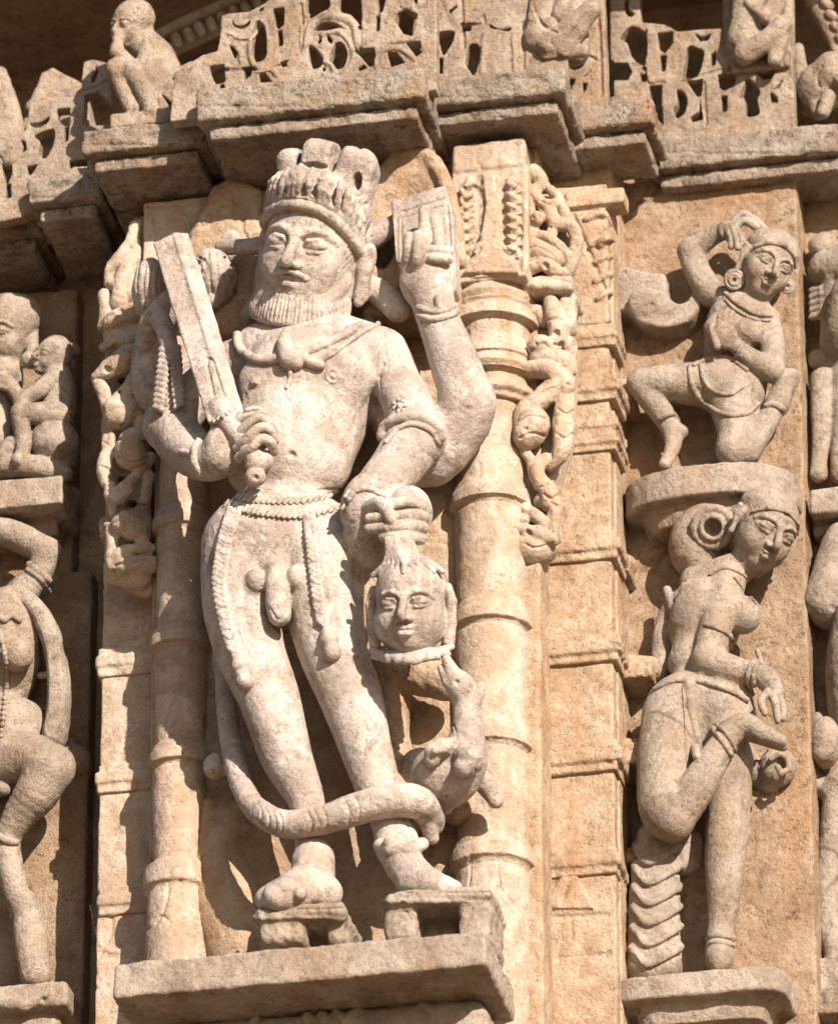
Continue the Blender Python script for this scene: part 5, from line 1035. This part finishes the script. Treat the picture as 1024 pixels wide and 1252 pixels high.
f.limb([(670, -30, hb-6, 26), (668, 20, hb, 24), (664, 48, hb, 27)], 5); f.ell(664, 50, hb+4, 26, 24, 24, k=3); f.limb([(672, 56, hb+14, 17), (700, 32, hb+20, 14), (722, 12, hb+20, 12)], 2.5); f.limb([(722, 12, hb+20, 12), (708, 36, hb+16, 11), (690, 62, hb+14, 11)], 2); f.limb([(658, 0, hb+10, 11), (654, 26, hb+14, 11), (672, 30, hb+22, 9)], 2); f.limb([(690, -10, hb+12, 10), (684, 20, hb+20, 10), (700, 20, hb+24, 8)], 2); f.limb([(668, 70, hb+10, 9), (712, 62, hb+8, 8)], 3)
f.groove([(684, 62), (700, 40), (716, 16)], 2); f.groove([(650, 4), (662, 30), (680, 40)], 2); f.groove([(640, 60), (664, 74), (690, 70)], 2)
f.limb([(700, -60, hb-20, 22), (700, 60, hb-20, 22)], 4); f.mesh('body', M_SCR, t, .8)
t = thing('seated_figure_statue', 'dark weathered seated stone figure on the right hand pierced screen', 'statue', (925, 80, -150), 'small figures seated on the cornice')
f = F(880, -60, 980, 85, -200, -80, 1.4); hb = -140
f.limb([(924, -40, hb-4, 28), (918, 10, hb, 26), (912, 50, hb, 26)], 8); f.limb([(910, 66, hb+16, 15), (936, 50, hb+20, 14), (956, 30, hb+20, 12)], 5); f.limb([(952, -20, hb+8, 11), (948, 10, hb+14, 11), (936, 24, hb+20, 9)], 4); f.limb([(956, 30, hb+18, 12), (950, 60, hb+12, 11), (946, 74, hb+14, 9)], 4); f.limb([(916, 5, hb+24, 8), (934, 20, hb+26, 8), (942, 2, hb+22, 8)], 3); f.limb([(895, -50, hb-20, 12), (895, 70, hb-20, 14)], 4); f.limb([(955, -50, hb-24, 16), (958, 70, hb-24, 14)], 4)
f.box(892, 60, 964, 84, -190, hb, 4, 3); f.mesh('body', M_SCR, t, .9)
t = thing('lion_statue', 'round headed lion carving in the upper right corner', 'statue', (1005, 140, -190))
f = F(965, 50, 1075, 150, -250, -120, 1.4); hb = -180
f.ell(1018, 92, hb+10, 28, 30, 28); f.ell(1000, 110, hb, 28, 34, 28); f.limb([(990, 110, hb, 12), (1000, 138, hb+10, 10)], 4); f.limb([(1012, 118, hb+24, 10), (1006, 138, hb+26, 9)], 4); f.limb([(975, 60, hb-20, 8), (985, 130, hb-16, 12)], 4)
f.ell(1030, 98, hb+34, 12, 10, 10); f.groove([(1004, 80), (998, 96), (1004, 112)], 2); f.mesh('body', M_SCR, t, .9)
t = thing('corner_carving', 'pointed broken carving against the dark at the left edge above the screens', 'carving', (0, 200, -40))
f = F(-60, 70, 50, 210, -60, 20, 1.7); f.poly([(-60, 90), (0, 86), (12, 120), (26, 150), (26, 200), (-60, 210)], -20, 26, 10, 3); f.limb([(0, 90, -10, 10), (20, 150, -6, 10), (14, 196, -6, 12)], 4); f.mesh('body', M_SCR, t, 1.2)
t = thing('corner_carving', 'plain pointed stone standing in shade behind the left screen', 'carving', (70, 130, -100))
f = F(20, 80, 120, 170, -140, -70, 1.7); f.poly([(30, 170), (56, 100), (70, 94), (104, 112), (120, 170)], -105, 26, 4, 3); f.ell(52, 132, -80, 22, 14, 14, k=4); f.mesh('body', M_SCR, t, 1.2)
# ------------------------------------------------------------------ heavy eave far above and behind, with a bead moulding
t = thing('upper_eave', 'dark overhanging eave with a row of beads above the screens', 'eave', (500, -100, -300))
f = F(-400, -330, 1300, -120, -340, 170, 4); f.box(-400, -300, 1300, -150, -340, 60, 5); f.mesh('eave_slab', M_SHADE, t, 1.5)
f = F(160, -20, 330, 80, -200, -90, 1.8)
for i in range(9): f.limb([(215+i*14, 46-i*6.5, -140, 7), (218+i*14, 54-i*6.5, -134, 6)], 1)
f.limb([(190, 44, -150, 8), (340, -26, -150, 8)], 3); f.limb([(200, 66, -150, 9), (340, 2, -150, 9)], 3); f.mesh('bead_moulding', M_SCR, t, .9)
f = F(960, -30, 1060, 70, -250, -120, 1.8); f.limb([(985, -20, -190, 18), (1015, 40, -180, 10), (1024, 66, -180, 8)], 4)
for i in range(5): f.ell(1004+i*6, -8+i*14, -172, 10, 7, 9, 40, k=2)
f.mesh('leaf_moulding', M_SCR, t, .9)
